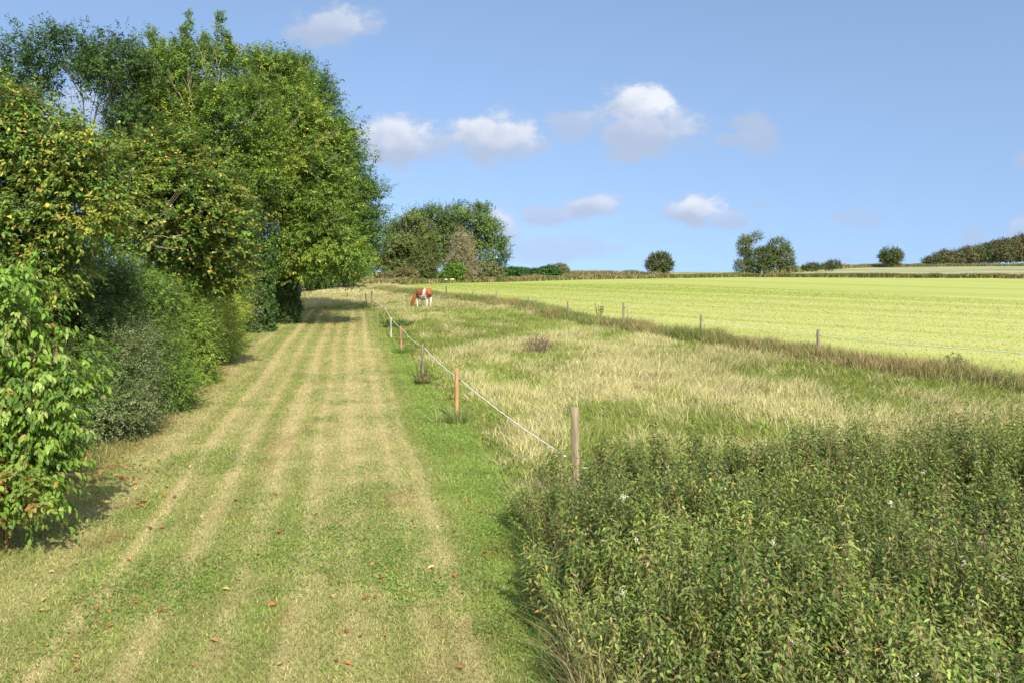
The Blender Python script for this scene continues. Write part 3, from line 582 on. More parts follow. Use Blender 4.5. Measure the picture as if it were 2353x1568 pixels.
spec = [(0, 1322, 935, .125, GREY, 'thick weathered grey corner post with a long crack, at the edge of the nettles', False, (-.035, 0), None, True),
        (1, 1049, 845, .085, ORG, 'new orange-brown square stake carrying the white rope along the lawn', True, (0, 0), .78, False),
        (2, 970, 790, .06, GREY2, 'grey stake overgrown with weeds, next beyond the orange one', True, (.0, 0), .92, False),
        (3, 921, 750, .10, RED, 'reddish-brown round stake beyond the weedy grey one', False, (-.01, 0), .93, False),
        (4, 898, 729, .075, (.36, .33, .27), 'pale grey stake just beyond the reddish-brown one', True, (0, 0), .9, False),
        (5, 882, 697, .06, GREY2, 'thin grey stake behind the dark green weed clump', True, (-.02, 0), .75, False),
        (6, 866, 695, .06, GREY2, 'short thin grey stake just before the tallest far post', True, (-.01, 0), .75, False),
        (7, 854, 668, .085, (.20, .14, .095), 'tall dark brown post near the far end of the lawn', False, (0, 0), .6, False),
        (8, 843, 674, .07, (.20, .15, .11), 'leaning brown post with a diagonal brace at the far lawn corner', False, (-.12, 0), None, False)]
for i, px, top, w, col, lab, sq, ln, ins, cr in spec:
    P[i] = post(px, top, LG[i], w, col, lab, sq, ln, gl, ins, brace=(i == 8), crack=cr)
gr = 'posts along the field fence'; Q = {}
for i, px, top, w, lab, ln in [(1, 1879, 757, .095, 'grey post in the rough grass verge where the bright rope of the field fence starts', (0, 0)), (2, 1610, 723, .085, 'grey post alone in the verge, next beyond the roped one', (0, 0)),
                           (3, 1432, 695, .085, 'taller of the two neighbouring posts in the verge', (0, 0)), (4, 1305, 692, .08, 'thin grey verge post left of the small sapling', (-.02, 0)), (5, 1214, 681, .09, 'short grey verge post left of the small thin one beyond the sapling', (0, 0)),
                           (6, 1140, 670, .09, 'distant short grey verge post on the cow side, third from the verge end', (0, 0)), (7, 1085, 669, .11, 'stubby grey verge post half hidden in grass near the cow', (.06, 0)), (8, 1025, 657, .09, 'tall dark far verge post just right of the cow', (0, 0))]:
    u = (px - CX) / F; g = RG[i].copy(); g[0] = u * g[1]; g[2] = float(tz(g[0], g[1])); Q[i] = post(px, top, g, w, GREY2 if i != 8 else (.12, .10, .08), lab, True, ln, gr, .8 if i < 4 else None)
post(1442, 706, gp(1442, 758), .07, (.33, .29, .23), 'shorter paler post right beside the taller verge post', True, (0, 0), gr)
end_foot = np.array([8.6, 12.3, 0.]); e_root, e_h = post(2455, 1000, end_foot, .1, GREY2, 'post standing among the nettles beyond the right edge of the view', True, (0, 0), gl)

def rope(a, b, r, sag, label, name='fence_rope', twist=True, group=None, col=(.66, .65, .62)):
    mb = MB(); L_ = np.linalg.norm(b - a); n = max(8, int(L_ / .12)) if twist else 24; t = np.linspace(0, 1, n)
    pts = a + (b - a) * t[:, None]; pts[:, 2] -= sag * 4 * t * (1 - t)
    rr = np.random.default_rng(int(L_ * 100)); pts[1:-1] += rr.normal(size=(n - 2, 3)) * r * .35
    tube(mb, pts, r * (1 + (.35 * np.sin(np.arange(n) * 1.9) if twist else 0)), 6, col)
    return tag(mb.build(name, M_ROPE, smooth=True), label, 'rope', group)
def hook(i, f, d=P, dx=.05): o, h = d[i]; return np.array(o.location) + np.array([dx, 0, h * f])
gq = 'white rope strung between fence posts'
A0 = at(1300, 1048, LG[0][1] - .05)
rope(A0, hook(1, .78, dx=.08), .0085, .05, 'white twisted rope running from the corner post up to the orange stake', group=gq)
rope(hook(1, .78, dx=.08), hook(2, .92), .009, .06, 'white twisted rope between the orange stake and the weedy grey stake', group=gq)
rope(hook(2, .92), hook(3, .93), .007, .10, 'thin slack white rope between the weedy stake and the reddish-brown stake', group=gq)
rope(hook(3, .93), hook(4, .9), .009, .05, 'white rope between the reddish-brown stake and the pale grey stake', group=gq)
rope(hook(4, .9), hook(5, .75), .010, .05, 'white rope from the pale grey stake to the stake behind the weed clump', group=gq)
rope(hook(5, .75), hook(7, .6), .009, .05, 'white rope over the last stretch up to the tall dark brown post', group=gq)
rope(at(1338, 1074, LG[0][1] + .02), end_foot + [0, 0, .36], .008, .01, 'white rope running level behind the nettles to the right of the corner post', group=gq)
Rx = at(2352, 808, RG[0][1]); R2 = Rx + (Rx - hook(1, .8, Q)) * .35
rope(hook(1, .8, Q), R2, .011, .04, 'white rope of the field fence rising along the verge to the right edge', group=gq)
rope(hook(2, .8, Q), hook(1, .8, Q), .006, .05, 'thin pale rope half hidden in the verge, left of the roped grey post', group=gq)
f0 = np.array([R2[0], R2[1], float(tz(R2[0], R2[1]))]); post(2500, 800, f0, .09, GREY2, 'post of the field fence beyond the right edge of the view', True, (0, 0), gr)

# ------------------------------------------------------------------ the cow
def cow():
    mb = bmesh.new()
    def loft(path, k=14):
        path = [(np.array(p, float), ra, rb) for p, ra, rb in path]; pts = np.array([p for p, _, _ in path]); d = unit(np.gradient(pts, axis=0)); prev = None
        for (p, ra, rb), t in zip(path, d):
            side = np.array([0, 1., 0]); side = unit(side - t * side.dot(t)); up = np.cross(t, side)
            ring = [mb.verts.new(p + ra * math.cos(a) * side + rb * math.sin(a) * up) for a in np.arange(k) * 2 * math.pi / k]
            if prev: [mb.faces.new((prev[j], prev[(j + 1) % k], ring[(j + 1) % k], ring[j])) for j in range(k)]
            else: mb.faces.new(ring[::-1])
            prev = ring
        mb.faces.new(prev)
    loft([((-.83, 0, 1.12), .09, .10), ((-.78, 0, 1.06), .19, .22), ((-.62, 0, 1.02), .26, .30), ((-.40, 0, .95), .29, .35), ((-.1, 0, .90), .32, .39), ((.2, 0, .90), .31, .39), ((.45, 0, .94), .27, .36), ((.62, 0, .96), .20, .29), ((.74, 0, .94), .11, .18)])
    loft([((.45, 0, 1.06), .14, .21), ((.64, .06, .96), .14, .20), ((.74, .16, .78), .115, .165), ((.76, .25, .60), .10, .135), ((.75, .31, .45), .09, .11)])
    loft([((.72, .28, .54), .08, .09), ((.76, .33, .46), .115, .12), ((.79, .38, .33), .11, .12), ((.81, .42, .19), .08, .09), ((.82, .44, .08), .074, .072), ((.82, .45, .03), .045, .05)])
    for s in (1, -1):
        f = 0 if s > 0 else -.16; h = 0 if s > 0 else .10
        loft([((.50, .14 * s, 1.0), .09, .15), ((.52 + f * .3, .17 * s, .78), .075, .11), ((.54 + f * .6, .16 * s, .60), .055, .07), ((.54 + f, .155 * s, .40), .046, .052), ((.54 + f, .155 * s, .34), .040, .042), ((.53 + f, .155 * s, .14), .032, .034), ((.54 + f, .155 * s, .05), .044, .05), ((.55 + f, .155 * s, .0), .05, .058)])
        loft([((-.56, .13 * s, 1.05), .10, .20), ((-.54, .17 * s, .84), .085, .17), ((-.56 + h * .3, .17 * s, .66), .065, .11), ((-.68 + h * .7, .165 * s, .50), .042, .062), ((-.70 + h, .165 * s, .42), .04, .05), ((-.66 + h, .165 * s, .20), .033, .036), ((-.64 + h, .165 * s, .06), .045, .05), ((-.62 + h, .165 * s, .0), .05, .058)])
        loft([((.72 - .02 * s, .29 + .06 * s, .54), .035, .03), ((.71 - .07 * s, .29 + .17 * s, .59), .055, .02), ((.70 - .11 * s, .29 + .26 * s, .60), .03, .012)])
    loft([((-.80, 0, 1.22), .035, .035), ((-.90, 0, 1.12), .03, .03), ((-.92, 0, .9), .022, .022), ((-.92, 0, .68), .022, .022), ((-.92, 0, .58), .045, .045), ((-.92, 0, .45), .035, .035), ((-.92, 0, .38), .012, .012)], 8)
    loft([((-.10, 0, .68), .08, .06), ((-.26, 0, .66), .12, .10), ((-.42, 0, .70), .10, .08)])
    loft([((-.60, .15, 1.24), .07, .05), ((-.5, .16, 1.25), .05, .04)]); loft([((-.60, -.15, 1.24), .07, .05), ((-.5, -.16, 1.25), .05, .04)])
    me = bpy.data.meshes.new('cow'); mb.to_mesh(me); mb.free(); o = bpy.data.objects.new('cow', me); COL.objects.link(o)
    m = o.modifiers.new('r', 'REMESH'); m.mode = 'VOXEL'; m.voxel_size = .016; s = o.modifiers.new('s', 'SMOOTH'); s.iterations = 4; s.factor = .5
    dg = bpy.context.evaluated_depsgraph_get(); new = bpy.data.meshes.new_from_object(o.evaluated_get(dg)); o.modifiers.clear(); o.data = new
    v = np.empty(len(new.vertices) * 3); new.vertices.foreach_get('co', v); v = v.reshape(-1, 3); x, yy, z = v.T
    nz = (noise3(v * 5, 4) - .5) * .22; nz2 = (noise3(v * 11, 9) - .5) * .1; c = np.tile([.27, .098, .030], (len(v), 1)); W = np.array([.80, .76, .68])
    tail = x < -.86
    white = ((x > -.56 + nz) & (x < -.36 + nz + .25 * np.clip(1.0 - z, 0, .2)) & (z > .5) & (np.abs(z - 1.2) < .9)) | ((z < .80 + nz + nz2) & (x < .15 + nz) & (x > -.62)) | ((z < .62 + nz * .6) & (x < -.3)) | ((z < .60 + nz) & (x > .2) & (x < .62) & (np.abs(yy) > .05) & (yy < .24))
    white |= (noise3(v * 4.2 + 7, 2) > .80) & (x > .25) & (x < .75) & (z > 1.0)
    white = np.where(tail, z < .72, white); c[white] = W
    ud = (z < .70) & (x > -.5) & (x < -.05) & (np.abs(yy) < .13); c[ud] = (.55, .40, .33)
    dkk = (yy > .24) & (x > .6) & (z < .7) & ~white; c[dkk] = (.20, .06, .018); c[(yy > .3) & (x > .7) & (z < .12)] = (.30, .17, .12)
    hoof = (z < .045) & (x < .63); c[hoof] = (.09, .07, .05); eye = (np.abs(z - .37) < .02) & (np.abs(x - .86) < .03) & (yy > .40); c[eye] = (.01, .008, .006)
    a = new.attributes.new('Col', 'FLOAT_COLOR', 'POINT'); a.data.foreach_set('color', np.concatenate([c, np.ones((len(c), 1))], 1).astype(np.float32).ravel())
    new.polygons.foreach_set('use_smooth', np.ones(len(new.polygons), bool)); new.materials.clear(); new.materials.append(M_HIDE)
    g = gp(973, 708); o.location = g; o.rotation_euler = (0, 0, math.radians(180 - 50)); s = 47 * g[1] / F / 1.30; o.scale = (s * .92, s, s)
    print('cow', g, s)
    tag(o, 'red-brown and white cow grazing with its head down in the paddock', 'cow')
cow()

# ------------------------------------------------------------------ grass
def scatter(n, y0, y1, xl, xr, rng, power=1.4):
    """random ground points, denser near the viewer's side of the plot"""
    a = rng.random(n); e = 1 - power + 1; y = (y0 ** e + a * (y1 ** e - y0 ** e)) ** (1 / e) if abs(e) > 1e-6 else y0 * (y1 / y0) ** a
    lo, hi = xl(y), xr(y); x = lo + (hi - lo) * rng.random(n); k = hi > lo; return x[k], y[k]
def in_view(x, y, m=4.0): return np.abs(x) < .66 * y + m
def lawn_grass():
    rng = np.random.default_rng(21); mb = MB()
    x, y = scatter(330000, 5.6, LAWN_END, lambda y: np.maximum(hedge_x(y) - .2, -.68 * y - .3), lambda y: fence_x(y) + .1, rng, 2.1)
    c, tan = lawn_col(x, y); n = len(x); sc = (1 + y / 22)
    h = rng.uniform(.018, .045, n) * (1.15 - .45 * tan) * (1 + y / 60); w = rng.uniform(.004, .008, n) * sc
    c = c * rng.uniform(.72, 1.45, (n, 1)); k = rng.random(n) < .10; c[k] = np.array((.42, .36, .19)) * rng.uniform(.7, 1.2, (k.sum(), 1)); k = rng.random(n) < .08 * (1 - tan); c[k] = np.array((.11, .22, .025))
    a = rng.uniform(0, 6.283, n); ln = np.stack([np.cos(a), np.sin(a)], 1) * rng.uniform(.3, 1.6, (n, 1))
    blades(mb, np.stack([x, y, tz(x, y)], 1), h, w, ln, c, rng)
    # clover and plantain leaves in patches
    x, y = scatter(150000, 5.6, 26, lambda y: np.maximum(hedge_x(y), -.68 * y - .3), lambda y: fence_x(y) + .1, rng, 2.0)
    pch = fbm(x * 1.1, y * 1.0, 77, 4) + .16 * sstep(.9, 1.5, x + .2 * y); k = pch > .50 + .26 * rng.random(len(x)); x, y = x[k], y[k]; n = len(x)
    c = pick([((.13, .24, .032), 4), ((.18, .30, .045), 3), ((.10, .19, .03), 2)], n, rng) * rng.uniform(.8, 1.2, (n, 1)); th = rng.uniform(0, 6.283, n)
    ax = np.stack([np.cos(th), np.sin(th), rng.uniform(-.1, .6, n)], 1)
    leaves(mb, RH, np.stack([x, y, tz(x, y) + rng.uniform(.004, .03, n)], 1), ax, np.array([0, 0, 1.]) + rng.normal(size=(n, 3)) * .35, rng.uniform(.018, .036, n), rng.uniform(.014, .026, n), c)
    tag(mb.build('lawn_grass', M_GRASS), 'short mown grass with clover patches and dry tan stripes', 'grass', kind='stuff')
lawn_grass()
def hedge_foot():
    rng = np.random.default_rng(29); mb = MB(); n = 15000
    y = 8.0 + 40 * rng.random(n) ** 1.5; x = hedge_x(y) - .75 + rng.random(n) ** 1.3 * (.9 + .5 * fbm(y * .8, y * 0, 8, 3)); k = fbm(x * 1.3, y * 1.3, 9, 3) > .40; x, y = x[k], y[k]; n = len(x)
    A = rng.uniform(0, 6.283, n); c = pick([((.13, .19, .04), 4), ((.18, .23, .055), 3), ((.34, .28, .14), 2), ((.20, .13, .07), 1.5)], n, rng) * rng.uniform(.8, 1.2, (n, 1))
    blades(mb, np.stack([x, y, tz(x, y)], 1), rng.uniform(.05, .24, n), rng.uniform(.005, .010, n) * (1 + y / 30), np.stack([np.cos(A), np.sin(A)], 1) * rng.uniform(.2, 1.2, (n, 1)), c, rng)
    n = 5200; y = 8.0 + 36 * rng.random(n) ** 1.5; x = hedge_x(y) - .9 + rng.random(n) ** 1.6 * 1.3; k = fbm(x * 1.1, y * 1.1, 19, 3) > .44; x, y = x[k], y[k]; n = len(x)
    leaves(mb, LF, np.stack([x, y, tz(x, y) + rng.uniform(.01, .16, n)], 1), rng.normal(size=(n, 3)) * [1, 1, .35], np.array([0, 0, 1.]) + rng.normal(size=(n, 3)) * .4, rng.uniform(.04, .085, n), rng.uniform(.025, .05, n), pick([((.11, .18, .035), 4), ((.16, .22, .05), 2), ((.26, .15, .07), 1.6)], n, rng) * rng.uniform(.8, 1.2, (n, 1)))
    tag(mb.build('hedge_foot_grass', M_GRASS), 'unmown grass, weeds and dead leaves along the foot of the hedge', 'grass', kind='stuff')
hedge_foot()

def green_patch(x, y):
    g = .02 + .45 * fbm(x * .22, y * .16, 51, 4) + .55 * fbm(x * .55, y * .32, 52, 3) + (fbm(x * .9, y * .9, 55, 3) - .5) * .35
    g = g + .22 * sstep(1.6, .2, x - fence_x(y)) * sstep(62, 45, y)                    # greener by the lawn fence
    g = g - .16 * sstep(50, 62, y)                                                     # straw at the far end
    for px, py, r, a in [(2050, 842, 1.6, .3), (1700, 1005, .7, .3), (1250, 830, 1.2, .16), (1130, 740, 4, .25), (1400, 1000, .8, .2), (1900, 880, 2, .14), (2330, 900, 1.5, .15), (1550, 900, 1.6, -.1), (1480, 800, 3, -.06), (1700, 930, 1.4, -.15), (2000, 960, 1.4, -.18), (1250, 990, 1.1, -.14), (1200, 830, 1.2, -.05), (1620, 820, 3, -.06)]:
        q = gp(px, py); g = g + a * np.exp(-((x - q[0]) ** 2 + (y - q[1]) ** 2 * .35) / (r * r))
    return .12 + .78 * sstep(.35, .63, g + (fbm(x * 1.5, y * 1.2, 57, 3) - .5) * .55)
STRAW = [((.54, .475, .265), 4), ((.48, .42, .21), 3), ((.40, .36, .15), 2), ((.32, .32, .09), 2.5)]
MGREEN = [((.17, .235, .038), 4), ((.225, .28, .05), 3), ((.30, .31, .09), 2), ((.13, .185, .032), 1.5)]
def meadow_grass():
    rng = np.random.default_rng(33); mb = MB()
    left = lambda y: np.where(y > LAWN_END, hedge_x(y) - 1, fence_x(y) + .12); right = lambda y: np.where(y > RG[-1][1], np.interp(y, [RG[-1][1], 95], [RG[-1][0], -14]), verge_x(y) - .2)
    x, y = scatter(38000, 10.5, 93, left, right, rng, 1.35); k = in_view(x, y); x, y = x[k], y[k]
    per = 17; n = len(x); G = green_patch(x, y); tall = fbm(x * .5, y * .4, 91, 3)
    hh = np.where(rng.random(n) < G, rng.uniform(.14, .26, n), rng.uniform(.20, .40, n)) * (.6 + .8 * tall) * sstep(-.3, 1.4, x - fence_x(y) + np.where(y > LAWN_END, 5, 0)); a0 = rng.uniform(0, 6.283, n) * .5 + fbm(x * .12, y * .12, 95, 2) * 9
    X = np.repeat(x, per); Y = np.repeat(y, per); N_ = len(X); sp = .07 * (1 + Y / 35)
    dx = rng.normal(size=(N_, 2)); X2 = X + dx[:, 0] * sp; Y2 = Y + dx[:, 1] * sp
    isg = rng.random(N_) < np.clip(np.repeat(G, per) * 1.05, .10, .95); c = np.where(isg[:, None], pick(MGREEN, N_, rng), pick(STRAW, N_, rng)) * rng.uniform(.8, 1.2, (N_, 1))
    h = np.repeat(hh, per) * rng.uniform(.55, 1.25, N_) * np.where(isg, .85, 1.0); w = rng.uniform(.004, .008, N_) * (1 + Y / 24)
    A = np.repeat(a0, per) + rng.normal(size=N_) * .8; lean = np.stack([np.cos(A), np.sin(A)], 1) * rng.uniform(.2, 1.15, (N_, 1)) + dx * .3
    blades(mb, np.stack([X2, Y2, tz(X2, Y2)], 1), h, w, lean, c, rng, np.where(isg[:, None], c * 1.1, np.clip(c * 1.12, 0, .6)))
    tag(mb.build('meadow_grass', M_GRASS), 'tall uneven paddock grass, bleached straw with green patches', 'grass', kind='stuff')
    # a ground layer under the tufts
    mb = MB(); x, y = scatter(120000, 10.0, 93, left, right, rng, 1.5); k = in_view(x, y); x, y = x[k], y[k]; n = len(x); G = green_patch(x, y)
    isg = rng.random(n) < np.clip(G * .9 + .25, 0, 1); c = np.where(isg[:, None], pick(MGREEN, n, rng), pick(STRAW, n, rng)) * rng.uniform(.65, 1.1, (n, 1)); A = rng.uniform(0, 6.283, n)
    blades(mb, np.stack([x, y, tz(x, y)], 1), rng.uniform(.06, .15, n), rng.uniform(.008, .014, n) * (1 + y / 12), np.stack([np.cos(A), np.sin(A)], 1) * rng.uniform(.4, 1.8, (n, 1)), c, rng)
    tag(mb.build('meadow_undergrass', M_GRASS), 'short grass filling the paddock between the tufts', 'grass', kind='stuff')
meadow_grass()
def mcol(x, y): return mix3((.34, .29, .13), (.12, .16, .035), green_patch(x, y))
sheet('meadow', M_LAWN, np.concatenate([np.arange(3, 40, .4), np.arange(40, 97, 1.0)]), lambda y: np.where(y > LAWN_END - .3, hedge_x(y) - 2, fence_x(y) - .05), lambda y: np.maximum(verge_x(y) + .6, fence_x(y) + 1), 110, mcol, -.012)

def verge_grass():
    rng = np.random.default_rng(44); mb = MB()
    x, y = scatter(5200, 19, RG[-1][1] + 14, lambda y: verge_x(y) - .95, lambda y: verge_x(y) + .55, rng, 1.2); k = in_view(x, y); x, y = x[k], y[k]; n = len(x)
    per = 22; brown = sstep(.45, .65, fbm(x * .3, y * .2, 71, 3)) * .5 + .35 * sstep(30, 22, y); low = sstep(-1.2, -.5, x - verge_x(y))
    X = np.repeat(x, per); Y = np.repeat(y, per); N_ = len(X); dx = rng.normal(size=(N_, 2)) * .10 * (1 + Y[:, None] / 60)
    B = rng.random(N_) < np.repeat(brown, per); c = np.where(B[:, None], pick([((.32, .23, .11), 3), ((.40, .31, .16), 3), ((.27, .23, .09), 2)], N_, rng), pick([((.18, .215, .055), 4), ((.26, .27, .09), 3), ((.13, .17, .045), 2)], N_, rng)) * rng.uniform(.8, 1.2, (N_, 1))
    h = np.repeat(rng.uniform(.30, .66, n) * (.45 + .55 * low) * (.7 + .6 * fbm(x * .6, y * .5, 73, 2)), per) * rng.uniform(.6, 1.2, N_); A = rng.uniform(0, 6.283, N_)
    X += dx[:, 0]; Y2 = Y + dx[:, 1]; blades(mb, np.stack([X, Y2, tz(X, Y2)], 1), h, rng.uniform(.006, .011, N_) * (1 + Y / 22), np.stack([np.cos(A), np.sin(A)], 1) * rng.uniform(.1, .7, (N_, 1)) + [.12, 0], c, rng)
    tag(mb.build('verge_grass', M_GRASS), 'dark rough grass and brown seed heads along the field fence', 'grass', kind='stuff')
    # rough banks on the far side: field edge and the hedge bank behind it
    mb = MB(); rows = []
    for poly, n, hh, dep in [([(850, 655), (1150, 648), (1300, 643.5), (1500, 640), (1700, 637)], 4200, 1.0, 4), ([(1690, 637), (1850, 637.5), (2100, 639), (2352, 639.5), (2600, 640)], 5200, 1.0, 3), ([(1290, 640), (1500, 636.5), (1690, 634)], 2600, 1.5, 6)]:
        q = np.array([gp(*p) for p in poly]); t = rng.random(n) * (len(q) - 1); i = np.minimum(t.astype(int), len(q) - 2); f = (t - i)[:, None]; p = q[i] * (1 - f) + q[i + 1] * f
        rows.append(np.concatenate([p, np.full((n, 1), hh), np.full((n, 1), dep)], 1))
    n = 4200; px = rng.uniform(1700, 2420, n); yy = np.interp(px, [1700, 1800, 2000, 2420], [142, 162, 226, 248]); xx = (px - CX) / F * yy; rows.append(np.stack([xx, yy, tz(xx, yy), np.full(n, 1.5), np.full(n, 5)], 1))
    p = np.concatenate(rows); per = 14; Pp = np.repeat(p, per, 0); N_ = len(Pp); x = Pp[:, 0] + rng.normal(size=N_) * .5; y = Pp[:, 1] + rng.uniform(0, 1, N_) * Pp[:, 4]
    tn = np.repeat(sstep(.45, .6, fbm(p[:, 0] * .15, p[:, 1] * .15, 81, 3)), per); T = rng.random(N_) < .25 + .5 * tn
    c = np.where(T[:, None], pick([((.30, .25, .11), 3), ((.22, .19, .075), 3)], N_, rng), pick([((.14, .165, .055), 4), ((.19, .20, .07), 3), ((.09, .115, .035), 2)], N_, rng)) * rng.uniform(.8, 1.2, (N_, 1)); A = rng.uniform(0, 6.283, N_)
    blades(mb, np.stack([x, y, tz(x, y)], 1), Pp[:, 3] * np.repeat(.35 + .9 * fbm(p[:, 0] * .4, p[:, 1] * .4, 83, 3), per) * rng.uniform(.3, .9, N_), rng.uniform(.10, .2, N_), np.stack([np.cos(A), np.sin(A)], 1) * rng.uniform(.1, .8, (N_, 1)), c, rng)
    tag(mb.build('field_margin_grass', M_GRASS), 'olive rough grass bank along the far edges of the fields', 'grass', kind='stuff')
    # short stubble of the mown field
    mb = MB(); n = 120000; y = rng.uniform(20, 100, n); x = verge_x(y) + .3 + rng.random(n) ** 1.4 * 45; k = in_view(x, y) & (y < np.interp(x, fx, fyv) - .5); x, y = x[k], y[k]; n = len(x)
    c = field_col(x, y) * rng.uniform(.85, 1.2, (n, 1)); A = rng.uniform(0, 6.283, n)
    blades(mb, np.stack([x, y, tz(x, y)], 1), rng.uniform(.03, .07, n), rng.uniform(.010, .016, n) * (1 + y / 25), np.stack([np.cos(A), np.sin(A)], 1) * rng.uniform(.3, 1.5, (n, 1)), c, rng)
    tag(mb.build('field_stubble', M_GRASS), 'short yellow-green regrowth of the mown field', 'grass', kind='stuff')
verge_grass()

# ------------------------------------------------------------------ the nettle bed
def nettles():
    rng = np.random.default_rng(55); mb = MB()
    n = 7200; y = 3.2 + (11.7 - 3.4) * rng.random(n) ** .8; x0 = np.interp(y, [3, 5, 7, 9, 10.5, 11.7], [.75, .52, .36, .22, .12, .5]) + (fbm(y * 1.5, y * 0, 3, 3) - .5) * .7; x = x0 + (.70 * y + 2.6 - x0) * rng.random(n)
    m = 840; ex = np.repeat(rng.uniform(.6, 10.2, m // 4), 4) + rng.normal(size=m) * .05; ey = np.repeat(rng.uniform(10.4, 11.9, m // 4), 4) + rng.normal(size=m) * .05          # taller shoots standing up along the far edge
    x, y, x0 = np.concatenate([x, ex]), np.concatenate([y, ey]), np.concatenate([x0, np.full(m, .1)]); n += m
    e = x - x0; px = CX + F * x / y
    hm = .52 + .30 * sstep(0, 1.0, e) + .30 * sstep(1450, 2200, px) * sstep(8, 11, y) - .26 * sstep(8.6, 11, y) * sstep(2150, 1500, px)
    h = hm * rng.uniform(.72, 1.12, n) * (.8 + .4 * fbm(x * 1.2, y * 1.2, 5, 3)); h *= .62 + .95 * fbm(x * 1.1 + 4, y * 1.1, 15, 3); k = rng.random(n) < .07; h[k] *= rng.uniform(1.15, 1.6, k.sum()); h[-m:] = np.interp(px[-m:], [1300, 1700, 2100, 2352], [.76, .92, 1.12, 1.22]) * np.repeat(np.where(rng.random(m // 4) < .25, 1.22, 1.0) * rng.uniform(.75, 1.15, m // 4), 4) * rng.uniform(.85, 1.05, m); spire = np.zeros(n, bool); spire[-m:] = True
    keep = ~((np.abs(px - 1325) < 35) & (y > 9.6) & (y < 11.9)); x, y, h, e, spire = x[keep], y[keep], h[keep], e[keep], spire[keep]; n = len(x)
    big = np.where(spire, 1.25, .62 + .85 * fbm(x * .8, y * .8, 19, 3)); hole = (fbm(x * 1.9, y * 1.9, 39, 2) < .39) & ~spire; h = np.where(hole, h * .42, h); patch = sstep(.3, .7, fbm(x * .7 + 3, y * .7, 29, 3))
    A = rng.uniform(0, 6.283, n); A = np.where(spire, np.round(A), A); ln = np.stack([np.cos(A), np.sin(A)], 1) * rng.uniform(.02, .28, (n, 1)) * np.where(spire, 1.3, 1)[:, None] + np.stack([-.35 * sstep(.35, 0, e), 0 * e], 1)
    base = np.stack([x, y, tz(x, y)], 1); L3 = np.concatenate([ln, np.zeros((n, 1))], 1)
    stem_c = pick([((.10, .12, .03), 3), ((.13, .085, .05), 2), ((.16, .15, .06), 1)], n, rng); th = rng.uniform(0, 6.283, n)
    s = np.stack([np.cos(th), np.sin(th), 0 * th], 1) * .005; pt = lambda t: base + L3 * (h * t * t)[:, None] + np.array([0, 0, 1.]) * (h * t)[:, None]
    mb.inst(np.stack([base - s, base + s, pt(.5) - s * .8, pt(.5) + s * .8, pt(1.0)], 1), BL, stem_c)
    nodes_ = 20; tone = pick([((.108, .178, .034), 3), ((.165, .240, .048), 4), ((.225, .285, .068), 3), ((.26, .25, .09), 1.5)], n, rng); kind = rng.random(n); tone = tone * (1 + .5 * (patch[:, None] - .5) * np.array([1.05, 1., .9])); tone[spire] *= .85; tone *= rng.uniform(.8, 1.3, (n, 1))
    for j in range(nodes_):
        t = .22 + .78 * (j + .5) / nodes_; P0 = pt(t); sz = big * (.064 - .020 * t ** 2) * rng.uniform(.75, 1.2, n)
        for q in range(2):
            a = th + j * 1.57 + q * 3.1416 + rng.normal(size=n) * .35; out = np.stack([np.cos(a), np.sin(a), 0 * a], 1); m = rng.random(n) < (.93 if t > .4 else .6)
            dr = rng.uniform(.25, 1.35, n) * (1.15 - .4 * t); ax = out + np.array([0, 0, -1.]) * dr[:, None] + np.array([0, 0, .25])
            c = tone * rng.uniform(.75, 1.3, (n, 1)); yl = rng.random(n) < .06 + .05 * (t < .7); c[yl] = pick([((.40, .36, .06), 3), ((.30, .31, .06), 3), ((.36, .25, .09), 1)], yl.sum(), rng)
            dd = rng.random(n) < .035; c[dd] = np.array((.22, .165, .07)); pz = P0 + out * .012
            leaves(mb, LF, pz[m], ax[m], (np.array([0, 0, 1.]) + out * .3 + rng.normal(size=(n, 3)) * .35)[m], sz[m] * 1.12, sz[m] * .40, c[m])
        if t > .35:                                                    # hanging seed tassels
            for q in range(4):
                a = rng.uniform(0, 6.283, n); out = np.stack([np.cos(a), np.sin(a), 0 * a], 1); m = (kind > .85 - .9 * patch) & (rng.random(n) < .8)
                c = pick([((.23, .22, .085), 3), ((.25, .20, .10), 2), ((.17, .20, .055), 3)], n, rng)
                leaves(mb, RH, (P0 + out * .01)[m], (out * .8 + [0, 0, -.9] + rng.normal(size=(n, 3)) * .2)[m], out[m] + [0, 0, .6], rng.uniform(.03, .06, m.sum()), rng.uniform(.005, .010, m.sum()), c[m])
    # paler arching bramble and bindweed shoots lying over the nettles
    m = 420; yy = rng.uniform(4.2, 11.0, m); xx = .6 + (.66 * yy - .4) * rng.random(m); hz = rng.uniform(.35, .75, m); A = rng.uniform(0, 6.283, m); d = np.stack([np.cos(A), np.sin(A), rng.uniform(-.2, .5, m)], 1); q = np.stack([xx, yy, hz], 1)
    for t in np.linspace(.08, .5, 9):
        p = q + d * t + np.array([0, 0, -.9]) * t * t; sd_ = unit(np.cross(d, [0, 0, 1.])) * (1 if int(t * 100) % 2 else -1)
        leaves(mb, LF, p, sd_ + d * .5 + rng.normal(size=(m, 3)) * .3, np.array([0, 0, 1.]) + rng.normal(size=(m, 3)) * .3, rng.uniform(.03, .055, m), rng.uniform(.022, .04, m), pick([((.20, .27, .06), 3), ((.28, .31, .10), 2), ((.13, .20, .045), 2), ((.34, .29, .08), .6)], m, rng) * rng.uniform(.8, 1.15, (m, 1)))
    # low fill of bindweed and thistle leaves beneath the stems
    m = 52000; yy = 3.2 + 8.2 * rng.random(m); xl = np.interp(yy, [3, 5, 7, 9, 10.5, 11.7], [.75, .55, .40, .28, .2, .6]); xx = xl + (.70 * yy + 2.4 - xl) * rng.random(m); hz = rng.uniform(.05, .5, m) * sstep(-.05, .5, xx - xl)
